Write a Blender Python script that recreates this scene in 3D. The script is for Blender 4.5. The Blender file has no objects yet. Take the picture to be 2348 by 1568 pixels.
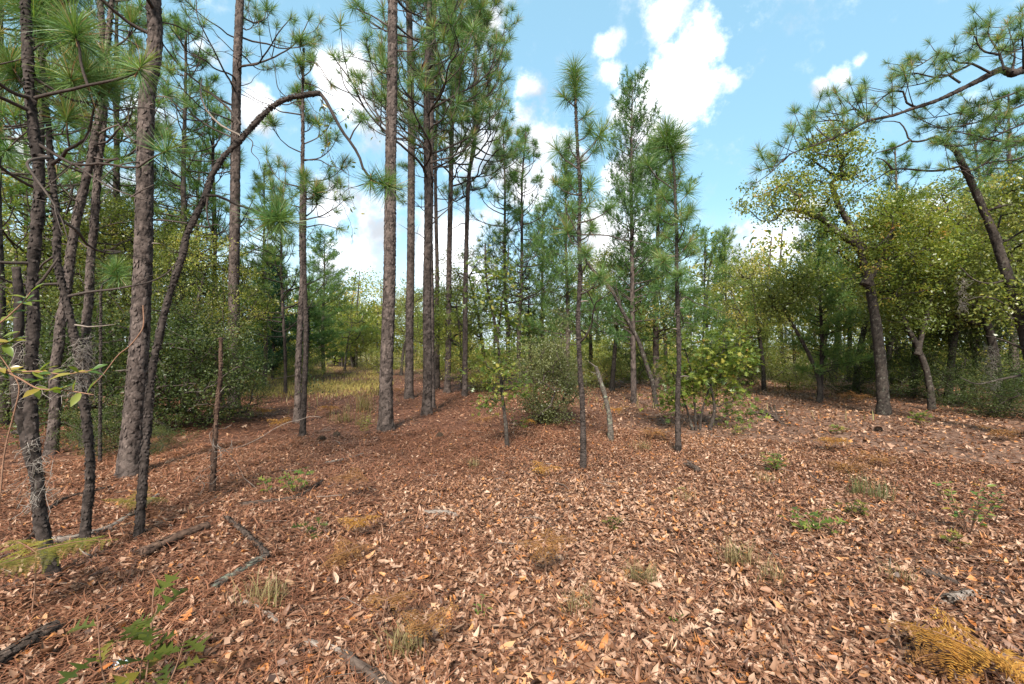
import bpy, math, random
import numpy as np
from mathutils import Vector, Quaternion

rng = np.random.default_rng(11)
random.seed(11)
scene = bpy.context.scene
col = scene.collection

# ------------------------------------------------------------------ camera
CAMH = 1.6
PITCH = math.radians(0.88)
F = 2347 * 16 / 36.0                       # focal length in pixels of a 2347 px wide picture
cam_d = bpy.data.cameras.new('camera')
cam_d.lens = 16; cam_d.sensor_width = 36; cam_d.clip_start = 0.05; cam_d.clip_end = 3000
cam = bpy.data.objects.new('camera', cam_d); col.objects.link(cam)
cam.location = (0, 0, CAMH); cam.rotation_euler = (math.radians(90) + PITCH, 0, 0)
scene.camera = cam

# ------------------------------------------------------------------ node helper
def nd(t, typ, ins=None, **props):
    n = t.nodes.new(typ)
    for k, v in props.items(): setattr(n, k, v)
    for k, v in (ins or {}).items():
        s = n.inputs[k]
        if isinstance(v, bpy.types.NodeSocket): t.links.new(v, s)
        else: s.default_value = v
    return n
def math_(t, op, a, b=0.0, c=0.0, clamp=False):
    return nd(t, 'ShaderNodeMath', {0: a, 1: b, 2: c}, operation=op, use_clamp=clamp).outputs[0]
def mrange(t, v, a, b, c=0.0, d=1.0, smooth=True):
    return nd(t, 'ShaderNodeMapRange', {'Value': v, 'From Min': a, 'From Max': b, 'To Min': c, 'To Max': d},
              interpolation_type='SMOOTHSTEP' if smooth else 'LINEAR').outputs['Result']
def mix_(t, f, a, b, blend='MIX'):
    n = nd(t, 'ShaderNodeMix', None, data_type='RGBA', blend_type=blend)
    for k, v in ((0, f), (6, a), (7, b)):
        if isinstance(v, bpy.types.NodeSocket): t.links.new(v, n.inputs[k])
        else: n.inputs[k].default_value = v if k == 0 else tuple(v) + (1,) * (4 - len(v))
    return n.outputs[2]
def ramp(t, fac, stops):
    n = nd(t, 'ShaderNodeValToRGB', {0: fac})
    e = n.color_ramp.elements
    while len(e) < len(stops): e.new(0.5)
    for i, (p, c) in enumerate(stops):
        e[i].position = p; e[i].color = tuple(c) + (1,)
    return n.outputs[0]

# ------------------------------------------------------------------ sky, sun, exposure
SUN_EL, SUN_AZ = math.radians(42), math.radians(188)      # azimuth clockwise from +Y (behind the camera, to the left)
SKY_STRENGTH = 0.092
def pix_dir(px, py):
    cx, cy = (px - 1173.5) / F, (784 - py) / F
    v = Vector((cx, math.cos(PITCH) - cy * math.sin(PITCH), math.sin(PITCH) + cy * math.cos(PITCH)))
    return v.normalized()
world = bpy.data.worlds.new('World'); scene.world = world; world.use_nodes = True
wt = world.node_tree; wt.nodes.clear()
world.cycles.sampling_method = 'NONE'
sky = nd(wt, 'ShaderNodeTexSky', None, sky_type='NISHITA', sun_disc=False, sun_elevation=SUN_EL, sun_rotation=SUN_AZ,
         altitude=0, air_density=1.0, dust_density=1.2, ozone_density=1.6)
tc = nd(wt, 'ShaderNodeTexCoord')
dirv = tc.outputs['Generated']
sep = nd(wt, 'ShaderNodeSeparateXYZ', {0: dirv})
warp = nd(wt, 'ShaderNodeTexNoise', {'Vector': dirv, 'Scale': 5.0, 'Detail': 3.0, 'Roughness': 0.6})
wv = nd(wt, 'ShaderNodeVectorMath', {0: warp.outputs['Color'], 1: (0.5, 0.5, 0.5)}, operation='SUBTRACT').outputs[0]
wv = nd(wt, 'ShaderNodeVectorMath', {0: wv, 'Scale': 0.10}, operation='SCALE').outputs[0]
dw = nd(wt, 'ShaderNodeVectorMath', {0: dirv, 1: wv}, operation='ADD').outputs[0]
BLOBS = [(1510, 50, 55), (1600, 100, 80), (1580, 190, 95), (1530, 245, 70), (1440, 275, 45), (1480, 300, 80), (1385, 120, 42), (1400, 180, 40),
         (1680, 160, 55), (1225, 190, 42), (1215, 280, 55), (1250, 330, 65), (1200, 400, 80), (1330, 345, 55), (1090, 330, 90),
         (810, 190, 70), (860, 270, 75), (760, 470, 70), (860, 540, 90), (790, 590, 70), (600, 250, 60), (490, 90, 50), (340, 260, 70), (1130, 60, 40),
         (1880, 205, 26), (1920, 170, 30), (1960, 140, 22), (1780, 545, 75), (1870, 470, 55), (1700, 610, 90), (1450, 420, 70), (1400, 560, 110), (1030, 560, 120),
         (2150, 560, 120), (210, 420, 90), (60, 350, 60)]
acc = None
for (bx_, by_, br_) in BLOBS:
    c = pix_dir(bx_, by_)
    cosb = c.y                                             # pixels cover less angle away from the middle
    r = br_ / F * cosb * 0.85
    dist = nd(wt, 'ShaderNodeVectorMath', {0: dw, 1: tuple(c)}, operation='DISTANCE').outputs['Value']
    m = nd(wt, 'ShaderNodeMapRange', {'Value': dist, 'From Min': r * 1.55, 'From Max': r * 0.35}).outputs['Result']
    acc = m if acc is None else math_(wt, 'SMOOTH_MAX', acc, m, 0.12)
# beyond the frame the same kind of broken cumulus goes on
lowf = nd(wt, 'ShaderNodeTexNoise', {'Vector': dirv, 'Scale': 2.3, 'Detail': 2.0}).outputs['Fac']
lowm = mrange(wt, lowf, 0.46, 0.72)
side = mrange(wt, sep.outputs['Y'], 0.52, 0.30)
acc = math_(wt, 'MAXIMUM', acc, math_(wt, 'MULTIPLY', lowm, side))
nz = nd(wt, 'ShaderNodeTexNoise', {'Vector': dirv, 'Scale': 11.0, 'Detail': 9.0, 'Roughness': 0.64}).outputs['Fac']
gate = mrange(wt, acc, 0.0, 0.14, 0.0, 3.3)
dens = math_(wt, 'ADD', math_(wt, 'MULTIPLY', acc, 0.95), math_(wt, 'MULTIPLY', math_(wt, 'SUBTRACT', nz, 0.5), gate))
cov = mrange(wt, dens, 0.12, 1.05)
hz = mrange(wt, sep.outputs['Z'], 0.30, 0.03, 0.0, 0.75)
shade = nd(wt, 'ShaderNodeTexNoise', {'Vector': dw, 'Scale': 9.0, 'Detail': 5.0}).outputs['Fac']
ccol = mix_(wt, mrange(wt, shade, 0.33, 0.66), (3.1, 3.3, 3.6), (9.5, 9.5, 9.6))
skyc = mix_(wt, 1.0, sky.outputs[0], (1.0, 1.18, 1.12), 'MULTIPLY')
skyc = mix_(wt, 0.55, skyc, (2.05, 3.75, 4.65))
c1 = mix_(wt, hz, skyc, (5.2, 5.9, 6.4))
c2 = mix_(wt, cov, c1, ccol)
bg = nd(wt, 'ShaderNodeBackground', {0: c2, 1: SKY_STRENGTH})
out = nd(wt, 'ShaderNodeOutputWorld'); wt.links.new(bg.outputs[0], out.inputs[0])

sun_d = bpy.data.lights.new('sun', 'SUN'); sun_d.energy = 4.2; sun_d.angle = math.radians(11); sun_d.color = (1.0, 0.95, 0.87)
sun = bpy.data.objects.new('sun', sun_d); col.objects.link(sun)
sd = Vector((math.sin(SUN_AZ) * math.cos(SUN_EL), math.cos(SUN_AZ) * math.cos(SUN_EL), math.sin(SUN_EL)))
sun.rotation_euler = sd.to_track_quat('Z', 'Y').to_euler(); sun.location = (0, -5, 30)
scene.view_settings.view_transform = 'Standard'; scene.view_settings.look = 'None'
scene.view_settings.gamma = 1; scene.view_settings.use_curve_mapping = False
scene.view_settings.exposure = 1.4
scene.render.engine = 'CYCLES'
scene.cycles.use_denoising = True
scene.cycles.max_bounces = 7; scene.cycles.diffuse_bounces = 4; scene.cycles.glossy_bounces = 2
scene.cycles.transmission_bounces = 4; scene.cycles.transparent_max_bounces = 4
scene.cycles.sample_clamp_indirect = 4

# ------------------------------------------------------------------ pixels to places
def at(px, py, d):
    """the point seen at pixel (px, py) on the upright plane d metres in front of the camera"""
    cx, cy = (px - 1173.5) / F, (784 - py) / F
    Y = math.cos(PITCH) - cy * math.sin(PITCH); Z = math.sin(PITCH) + cy * math.cos(PITCH)
    s = d / Y
    return np.array((cx * s, d, CAMH + Z * s))
def gd(px, py):
    """the point of the ground seen at a pixel"""
    cx, cy = (px - 1173.5) / F, (784 - py) / F
    Y = math.cos(PITCH) - cy * math.sin(PITCH); Z = math.sin(PITCH) + cy * math.cos(PITCH)
    s = -CAMH / Z
    return np.array((cx * s, Y * s, 0.0))
def gh(x, y):
    """ground height"""
    x = np.asarray(x, float); y = np.asarray(y, float)
    return (0.028 * np.sin(x * 1.3 + 0.7) * np.sin(y * 1.1 + 0.3) + 0.016 * np.sin(x * 3.1 + y * 2.3) + 0.009 * np.sin(x * 6.7 - y * 5.1 + 1))
def on(px, py):
    p = gd(px, py); p[2] = float(gh(p[0], p[1])); return p

# ------------------------------------------------------------------ mesh building
class MB:
    def __init__(s): s.v = []; s.f = {3: [], 4: []}; s.m = {3: [], 4: []}; s.r = []; s.c = []; s.n = 0
    def add(s, v, q=None, t=None, r=None, c=None, m=0):
        v = np.asarray(v, np.float32).reshape(-1, 3); k = len(v)
        if q is not None and len(q): q = np.asarray(q, np.int32).reshape(-1, 4); s.f[4].append(q + s.n); s.m[4].append(np.full(len(q), m, np.int32))
        if t is not None and len(t): t = np.asarray(t, np.int32).reshape(-1, 3); s.f[3].append(t + s.n); s.m[3].append(np.full(len(t), m, np.int32))
        s.v.append(v)
        s.r.append(np.broadcast_to(np.asarray(0.5 if r is None else r, np.float32), (k,)))
        s.c.append(np.broadcast_to(np.asarray(1.0 if c is None else c, np.float32), (k,)))
        s.n += k
    def mesh(s, name, mats, off=(0, 0, 0)):
        me = bpy.data.meshes.new(name)
        v = np.concatenate(s.v) - np.asarray(off, np.float32)
        T = np.concatenate(s.f[3]) if s.f[3] else np.zeros((0, 3), np.int32)
        Q = np.concatenate(s.f[4]) if s.f[4] else np.zeros((0, 4), np.int32)
        me.vertices.add(len(v)); me.vertices.foreach_set('co', v.ravel())
        nl = len(T) * 3 + len(Q) * 4
        me.loops.add(nl); me.loops.foreach_set('vertex_index', np.concatenate((T.ravel(), Q.ravel())))
        me.polygons.add(len(T) + len(Q))
        me.polygons.foreach_set('loop_start', np.concatenate((np.arange(len(T)) * 3, len(T) * 3 + np.arange(len(Q)) * 4)).astype(np.int32))
        mi = np.concatenate([np.concatenate(s.m[k]) if s.m[k] else np.zeros(0, np.int32) for k in (3, 4)])
        me.polygons.foreach_set('material_index', mi)
        me.update(calc_edges=True)
        for nm, arr in (('rnd', s.r), ('crk', s.c)):
            a = me.attributes.new(nm, 'FLOAT', 'POINT'); a.data.foreach_set('value', np.concatenate(arr))
        for m in (mats if isinstance(mats, (list, tuple)) else [mats]): me.materials.append(m)
        return me
    def build(s, name, mats, root=None, parent=None, flat=False):
        off = root.location if root is not None else (0, 0, 0)
        me = s.mesh(name, mats, tuple(off))
        if flat: me.shade_flat()
        o = bpy.data.objects.new(name, me); col.objects.link(o)
        p = parent if parent is not None else root
        if p is not None: o.parent = p
        return o
def tag(o, label=None, cat=None, group=None, kind=None):
    for k, v in (('label', label), ('category', cat), ('group', group), ('kind', kind)):
        if v: o[k] = v
    return o
def thing(name, label, cat, loc, group=None):
    o = bpy.data.objects.new(name, None); col.objects.link(o)
    o.location = tuple(float(a) for a in loc); o.empty_display_size = 0.2
    return tag(o, label, cat, group)
def inst(name, me, parent, loc, quat=None, scale=1.0, rz=None):
    o = bpy.data.objects.new(name, me); col.objects.link(o); o.parent = parent
    o.location = tuple(float(a) for a in loc)
    if quat is not None: o.rotation_mode = 'QUATERNION'; o.rotation_quaternion = quat
    if rz is not None: o.rotation_euler.z = rz
    o.scale = (scale,) * 3 if np.isscalar(scale) else scale
    return o

def nrm(v): return v / np.maximum(np.linalg.norm(v, axis=-1, keepdims=True), 1e-9)
def rdirs(n): return nrm(rng.normal(size=(n, 3)))
def perp(d):
    a = np.where(np.abs(d[..., 2:3]) < 0.9, np.array((0, 0, 1.0)), np.array((1.0, 0, 0)))
    return nrm(np.cross(d, a))
def smooth_path(P, R, step):
    P = np.asarray(P, float); R = np.asarray(R, float)
    if len(P) > 2:
        E = np.vstack((2 * P[0] - P[1], P, 2 * P[-1] - P[-2])); o = []; orr = []
        for i in range(len(P) - 1):
            p0, p1, p2, p3 = E[i:i + 4]; t = np.linspace(0, 1, 8, endpoint=False)[:, None]
            o.append(0.5 * (2 * p1 + (p2 - p0) * t + (2 * p0 - 5 * p1 + 4 * p2 - p3) * t ** 2 + (3 * p1 - p0 - 3 * p2 + p3) * t ** 3))
            orr.append(R[i] + (R[i + 1] - R[i]) * t[:, 0])
        P = np.vstack(o + [P[-1:]]); R = np.concatenate(orr + [R[-1:]])
    s = np.concatenate(([0], np.cumsum(np.linalg.norm(np.diff(P, axis=0), axis=1))))
    n = max(2, int(s[-1] / step) + 1); q = np.linspace(0, s[-1], n)
    return np.stack([np.interp(q, s, P[:, k]) for k in range(3)], 1), np.interp(q, s, R), q
def frames(P):
    T = nrm(np.gradient(P, axis=0))
    N = np.zeros_like(T); N[0] = perp(T[0:1])[0]
    for i in range(1, len(P)):
        v = N[i - 1] - T[i] * np.dot(N[i - 1], T[i]); N[i] = v / max(np.linalg.norm(v), 1e-9)
    return T, N, np.cross(T, N)
def tube(mb, P, R, sides=6, r=None, c=None, m=0, cap=True):
    P = np.asarray(P, float); R = np.asarray(R, float)
    T, N, B = frames(P); n = len(P)
    a = np.arange(sides) * 2 * np.pi / sides
    V = P[:, None] + R[:, None, None] * (np.cos(a)[None, :, None] * N[:, None] + np.sin(a)[None, :, None] * B[:, None])
    i = np.arange(n - 1)[:, None] * sides; j = np.arange(sides)[None]; k = (j + 1) % sides
    q = np.stack((i + j, i + k, i + sides + k, i + sides + j), -1).reshape(-1, 4)
    V = V.reshape(-1, 3); t = None
    if cap:
        V = np.vstack((V, P[-1] + T[-1] * R[-1] * 0.3)); b = (n - 1) * sides
        t = np.stack((b + j[0], b + k[0], np.full(sides, n * sides)), 1)
    mb.add(V, q, t, r, c, m)
def bark_tube(mb, P, R, cell=(0.045, 0.10), amp=0.008, res=(0.014, 0.02), flare=0.3, lump=0.0, ends=False):
    """a trunk with plates and furrows of its own"""
    res = (res[0] * 1.3, res[1] * 1.3); P, R, s = smooth_path(P, R, res[1])
    rough = 1 + lump * (np.sin(s * 9.1 + R[0] * 90) * 0.5 + np.sin(s * 23 + R[0] * 50) * 0.5)
    R = R * rough * (1 + 1.35 * flare * np.exp(-np.maximum(s - .15, 0) / 0.20))
    T, N, B = frames(P); n = len(P)
    sides = int(np.clip(2 * np.pi * R.mean() / res[0], 9, 64))
    a = np.arange(sides) * 2 * np.pi / sides
    nx = max(4, int(round(2 * np.pi * R.mean() / cell[0]))); nzc = int(s[-1] / cell[1]) + 4
    J = rng.random((nzc, nx, 2)); H = rng.random((nzc, nx)); L = rng.normal(size=(nzc, nx))
    u = (a / (2 * np.pi) * nx)[None] + 0.25 * np.sin(s * 7)[:, None]
    w = (s / cell[1] + 1)[:, None] + 0.15 * np.sin(3 * a)[None]
    u = np.broadcast_to(u, (n, sides)); w = np.broadcast_to(w, (n, sides))
    iu = np.floor(u).astype(int); iw = np.floor(w).astype(int)
    f1 = np.full(u.shape, 9.0); f2 = f1.copy(); hid = np.zeros(u.shape); tilt = np.zeros(u.shape)
    for dz in (-1, 0, 1):
        for dx in (-1, 0, 1):
            cu = iu + dx; cw = np.clip(iw + dz, 0, nzc - 1); jj = J[cw, cu % nx]
            dd = np.hypot(cu + jj[..., 0] - u, iw + dz + jj[..., 1] - w)
            near = dd < f1
            f2 = np.where(near, f1, np.minimum(f2, dd)); f1 = np.where(near, dd, f1)
            hid = np.where(near, H[cw, cu % nx], hid); tilt = np.where(near, (w - iw - dz - jj[..., 1]) * L[cw, cu % nx], tilt)
    crk = np.clip((f2 - f1) / 0.28, 0, 1) ** 0.7
    disp = amp * (crk * (0.75 + 0.5 * hid) + 0.5 * tilt * crk + 0.18 * rng.normal(size=u.shape)) - amp * 0.5
    rr = R[:, None] + disp * np.minimum(1, R[:, None] / 0.03)
    V = P[:, None] + rr[..., None] * (np.cos(a)[None, :, None] * N[:, None] + np.sin(a)[None, :, None] * B[:, None])
    i = np.arange(n - 1)[:, None] * sides; j = np.arange(sides)[None]; k = (j + 1) % sides
    q = np.stack((i + j, i + k, i + sides + k, i + sides + j), -1).reshape(-1, 4)
    V = V.reshape(-1, 3); c = crk.ravel(); h = hid.ravel(); t = []
    for e, b in ((n - 1, (n - 1) * sides), (0, 0)):
        V = np.vstack((V, P[e] + T[e] * (R[e] * (0.25 if e else -0.1)))); c = np.append(c, 0.6); h = np.append(h, 0.9)
        t.append(np.stack((b + j[0], b + k[0], np.full(sides, len(V) - 1)), 1) if e else np.stack((b + k[0], b + j[0], np.full(sides, len(V) - 1)), 1))
    mb.add(V, q, np.vstack(t), h, c)

def bark_flakes(mb, P, R, n, w=(.012, .032), h=(.02, .05), lift=.012, s0=0.0):
    """loose scales of bark hanging from their upper edge"""
    P, R, s = smooth_path(P, R, .03); T, N, B = frames(P); i = rng.integers(int(s0 * len(P)), len(P), n); a = rng.uniform(0, 2 * np.pi, n)
    o = np.cos(a)[:, None] * N[i] + np.sin(a)[:, None] * B[i]; sd = np.cross(T[i], o)
    W = rng.uniform(*w, n)[:, None] * .5; H = rng.uniform(*h, n)[:, None]; l = rng.uniform(.2, 1, n)[:, None] * lift; c = P[i] + o * (R[i][:, None] + .001)
    k = rng.normal(0, .25, (n, 1)); up = T[i] * H
    V = np.stack((c - sd * W * .8, c + sd * W * .8, c + sd * W * (1 + k) - up * .6 + o * l * .7, c + sd * W * k * .5 - up + o * l, c - sd * W * (1 - k) - up * .55 + o * l * .6), 1).reshape(-1, 3)
    j = np.arange(n)[:, None] * 5
    mb.add(V, j + np.array((0, 1, 2, 4)), j + np.array((4, 2, 3)), np.repeat(rng.uniform(.35, 1, n), 5), 1.0)

# ------------------------------------------------------------------ materials
def mat(name):
    m = bpy.data.materials.new(name); m.use_nodes = True; m.node_tree.nodes.clear(); return m, m.node_tree
def finish(m, t, sh):
    o = nd(t, 'ShaderNodeOutputMaterial'); t.links.new(sh, o.inputs[0]); return m
def attr(t, n): return nd(t, 'ShaderNodeAttribute', None, attribute_name=n).outputs['Fac']
def leaf_mat(name, stops, trans=0.35, rough=0.5, obj=0.12, spec=0.35, tcol=None):
    m, t = mat(name)
    oi = nd(t, 'ShaderNodeObjectInfo').outputs['Random']
    f = math_(t, 'ADD', attr(t, 'rnd'), math_(t, 'MULTIPLY', math_(t, 'SUBTRACT', oi, 0.5), obj * 2), clamp=True)
    c = ramp(t, f, stops)
    b = nd(t, 'ShaderNodeBsdfPrincipled', {'Base Color': c, 'Roughness': rough, 'Specular IOR Level': spec})
    tl = nd(t, 'ShaderNodeBsdfTranslucent', {'Color': mix_(t, 1.0, c, tcol or (1.5, 1.5, 0.7), 'MULTIPLY')})
    mx = nd(t, 'ShaderNodeMixShader', {0: trans, 1: b.outputs[0], 2: tl.outputs[0]})
    return finish(m, t, mx.outputs[0])
def bark_mat(name, dark, lo, hi, lichen=None, lich_amt=0.5, mottle=0.35, rough=0.9):
    m, t = mat(name)
    g = nd(t, 'ShaderNodeTexCoord').outputs['Object']
    n1 = nd(t, 'ShaderNodeTexNoise', {'Vector': g, 'Scale': 38.0, 'Detail': 6.0, 'Roughness': 0.7}).outputs['Fac']
    n2 = nd(t, 'ShaderNodeTexNoise', {'Vector': g, 'Scale': 2.6, 'Detail': 3.0}).outputs['Fac']
    n4 = nd(t, 'ShaderNodeTexNoise', {'Vector': g, 'Scale': 11.0, 'Detail': 4.0, 'Roughness': 0.65}).outputs['Fac']
    h = math_(t, 'ADD', math_(t, 'MULTIPLY', attr(t, 'rnd'), 0.55), math_(t, 'MULTIPLY', math_(t, 'SUBTRACT', n1, 0.42), 1.3))
    h = math_(t, 'ADD', h, math_(t, 'MULTIPLY', math_(t, 'SUBTRACT', n4, 0.5), 1.4), clamp=True)
    c = mix_(t, h, lo, hi)
    c = mix_(t, mrange(t, n2, 0.42, 0.68, 0, mottle), c, tuple(x * 0.55 for x in lo))
    c = mix_(t, mrange(t, attr(t, 'crk'), 0.0, 0.75), dark, c)
    if lichen:
        n3 = nd(t, 'ShaderNodeTexNoise', {'Vector': g, 'Scale': 15.0, 'Detail': 7.0, 'Roughness': 0.75}).outputs['Fac']
        c = mix_(t, mrange(t, n3, 0.62 - lich_amt * 0.16, 0.70 - lich_amt * 0.12, 0, 0.85), c, lichen)
    bp = nd(t, 'ShaderNodeBump', {'Height': n1, 'Strength': 0.7, 'Distance': 0.012}).outputs[0]
    b = nd(t, 'ShaderNodeBsdfPrincipled', {'Base Color': c, 'Roughness': rough, 'Specular IOR Level': 0.2, 'Normal': bp})
    return finish(m, t, b.outputs[0])

M = {}
M['pine_bark'] = bark_mat('pine_bark', (0.006, 0.004, 0.003), (0.024, 0.017, 0.014), (0.150, 0.112, 0.095))
M['young_bark'] = bark_mat('young_pine_bark', (0.004, 0.003, 0.002), (0.013, 0.009, 0.007), (0.080, 0.060, 0.051))
M['oak_bark'] = bark_mat('oak_bark', (0.007, 0.005, 0.004), (0.023, 0.017, 0.014), (0.072, 0.056, 0.045), (0.144, 0.135, 0.105), 0.40)
M['dead_wood'] = bark_mat('dead_wood', (0.012, 0.006, 0.004), (0.049, 0.027, 0.019), (0.150, 0.090, 0.061), None, mottle=0.5)
M['grey_wood'] = bark_mat('grey_wood', (0.03, 0.023, 0.018), (0.11, 0.085, 0.068), (0.29, 0.235, 0.195), None)
M['char_log'] = bark_mat('charred_log', (0.008, 0.005, 0.004), (0.034, 0.022, 0.016), (0.125, 0.088, 0.068), None)
M['lichen_wood'] = bark_mat('lichen_wood', (0.018, 0.015, 0.012), (0.061, 0.048, 0.037), (0.143, 0.115, 0.094), (0.187, 0.201, 0.143), 0.6)
M['twig'] = bark_mat('twig_bark', (0.018, 0.012, 0.009), (0.045, 0.032, 0.026), (0.090, 0.070, 0.058))
M['twig_red'] = bark_mat('red_twig', (0.06, 0.03, 0.02), (0.17, 0.085, 0.05), (0.26, 0.15, 0.10))
M['needle'] = leaf_mat('pine_needles', [(0, (0.035, 0.084, 0.026)), (0.45, (0.077, 0.151, 0.042)), (0.8, (0.154, 0.224, 0.060)), (0.93, (0.249, 0.246, 0.090)), (1, (0.307, 0.168, 0.084))], 0.30, 0.42)
M['needle_far'] = leaf_mat('pine_needles_crown', [(0, (0.048, 0.100, 0.027)), (0.5, (0.107, 0.177, 0.043)), (0.9, (0.210, 0.250, 0.062)), (1, (0.329, 0.241, 0.088))], 0.46, 0.5, 0.2)
M['sand_pine'] = leaf_mat('sand_pine_needles', [(0, (0.039, 0.086, 0.026)), (0.5, (0.096, 0.168, 0.046)), (0.92, (0.229, 0.265, 0.065)), (1, (0.348, 0.223, 0.070))], 0.46, 0.5, 0.15)
M['cedar'] = leaf_mat('cedar_foliage', [(0, (0.014, 0.050, 0.024)), (0.5, (0.031, 0.088, 0.037)), (1, (0.077, 0.144, 0.050))], 0.25, 0.55, 0.1)
M['oak_yel'] = leaf_mat('yellow_green_oak_leaves', [(0, (0.046, 0.079, 0.014)), (0.4, (0.113, 0.158, 0.026)), (0.72, (0.214, 0.226, 0.040)), (0.92, (0.317, 0.263, 0.055)), (1, (0.306, 0.147, 0.040))], 0.46, 0.36, 0.14, 0.5)
M['oak_olive'] = leaf_mat('olive_oak_leaves', [(0, (0.062, 0.090, 0.021)), (0.5, (0.165, 0.190, 0.042)), (0.85, (0.341, 0.298, 0.071)), (1, (0.542, 0.359, 0.112))], 0.46, 0.36, 0.16, 0.5)
M['bush_dark'] = leaf_mat('dark_shrub_leaves', [(0, (0.025, 0.042, 0.013)), (0.5, (0.069, 0.094, 0.030)), (0.9, (0.145, 0.159, 0.052)), (1, (0.261, 0.190, 0.075))], 0.46, 0.48, 0.14, 0.3)
M['bush_sage'] = leaf_mat('sage_shrub_leaves', [(0, (0.050, 0.058, 0.019)), (0.5, (0.132, 0.142, 0.049)), (0.9, (0.242, 0.236, 0.100)), (1, (0.275, 0.200, 0.067))], 0.34, 0.4, 0.08, 0.45)
M['seedling'] = leaf_mat('seedling_leaves', [(0, (0.038, 0.054, 0.010)), (0.5, (0.089, 0.100, 0.017)), (1, (0.184, 0.146, 0.028))], 0.42, 0.36, 0.3, 0.25)
M['laurel'] = leaf_mat('laurel_leaves', [(0, (0.032, 0.068, 0.014)), (0.45, (0.077, 0.132, 0.024)), (0.8, (0.180, 0.192, 0.036)), (1, (0.234, 0.176, 0.032))], 0.38, 0.28, 0.35, 0.6)
M['fern_dead'] = leaf_mat('dead_fern', [(0, (0.085, 0.040, 0.016)), (0.5, (0.19, 0.088, 0.030)), (1, (0.34, 0.18, 0.06))], 0.3, 0.7, 0.15, 0.2, (1.3, 1.1, 0.8))
M['fern_gold'] = leaf_mat('golden_fern', [(0, (0.19, 0.085, 0.018)), (0.5, (0.33, 0.16, 0.030)), (1, (0.47, 0.27, 0.06))], 0.35, 0.6, 0.15, 0.2, (1.3, 1.1, 0.7))
M['fern_green'] = leaf_mat('green_fern', [(0, (0.090, 0.105, 0.020)), (0.5, (0.198, 0.180, 0.032)), (1, (0.324, 0.232, 0.048))], 0.42, 0.5, 0.15, 0.3)
M['grass'] = leaf_mat('dry_grass', [(0, (0.090, 0.065, 0.026)), (0.4, (0.203, 0.151, 0.068)), (0.75, (0.285, 0.223, 0.105)), (1, (0.180, 0.187, 0.053))], 0.35, 0.6, 0.12, 0.25, (1.2, 1.15, 0.8))
M['meadow'] = leaf_mat('meadow_grass', [(0, (0.214, 0.159, 0.066)), (0.35, (0.359, 0.283, 0.098)), (0.7, (0.410, 0.309, 0.087)), (1, (0.222, 0.250, 0.066))], 0.4, 0.6, 0.1, 0.25, (1.2, 1.15, 0.7))
M['fennel'] = leaf_mat('feathery_weed', [(0, (0.068, 0.087, 0.024)), (1, (0.180, 0.174, 0.072))], 0.4, 0.5, 0.1)
M['broom'] = leaf_mat('brown_weed', [(0, (0.07, 0.065, 0.02)), (0.6, (0.15, 0.13, 0.04)), (1, (0.25, 0.17, 0.06))], 0.35, 0.6, 0.1)
LIT = [(0, (0.028, 0.012, 0.007)), (0.22, (0.085, 0.036, 0.018)), (0.46, (0.210, 0.098, 0.050)), (0.66, (0.325, 0.188, 0.118)), (0.84, (0.43, 0.28, 0.19)), (0.92, (0.42, 0.185, 0.060)), (1, (0.34, 0.115, 0.03))]
M['litter'] = leaf_mat('fallen_leaves', LIT, 0.16, 0.55, 0.0, 0.4, (1.2, 1.0, 0.8))
M['leaf_one'] = leaf_mat('fallen_leaf', LIT[1:], 0.16, 0.5, 0.5, 0.4, (1.2, 1.0, 0.8))
M['straw'] = leaf_mat('pine_straw', [(0, (0.083, 0.032, 0.017)), (0.5, (0.200, 0.080, 0.042)), (0.85, (0.304, 0.138, 0.073)), (1, (0.362, 0.222, 0.146))], 0.12, 0.6, 0.0, 0.3)
M['moss'] = leaf_mat('hanging_moss', [(0, (0.17, 0.14, 0.12)), (1, (0.36, 0.31, 0.27))], 0.25, 0.8, 0.1)
M['cone'] = bark_mat('pine_cone', (0.012, 0.008, 0.006), (0.035, 0.022, 0.015), (0.11, 0.075, 0.05))

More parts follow.
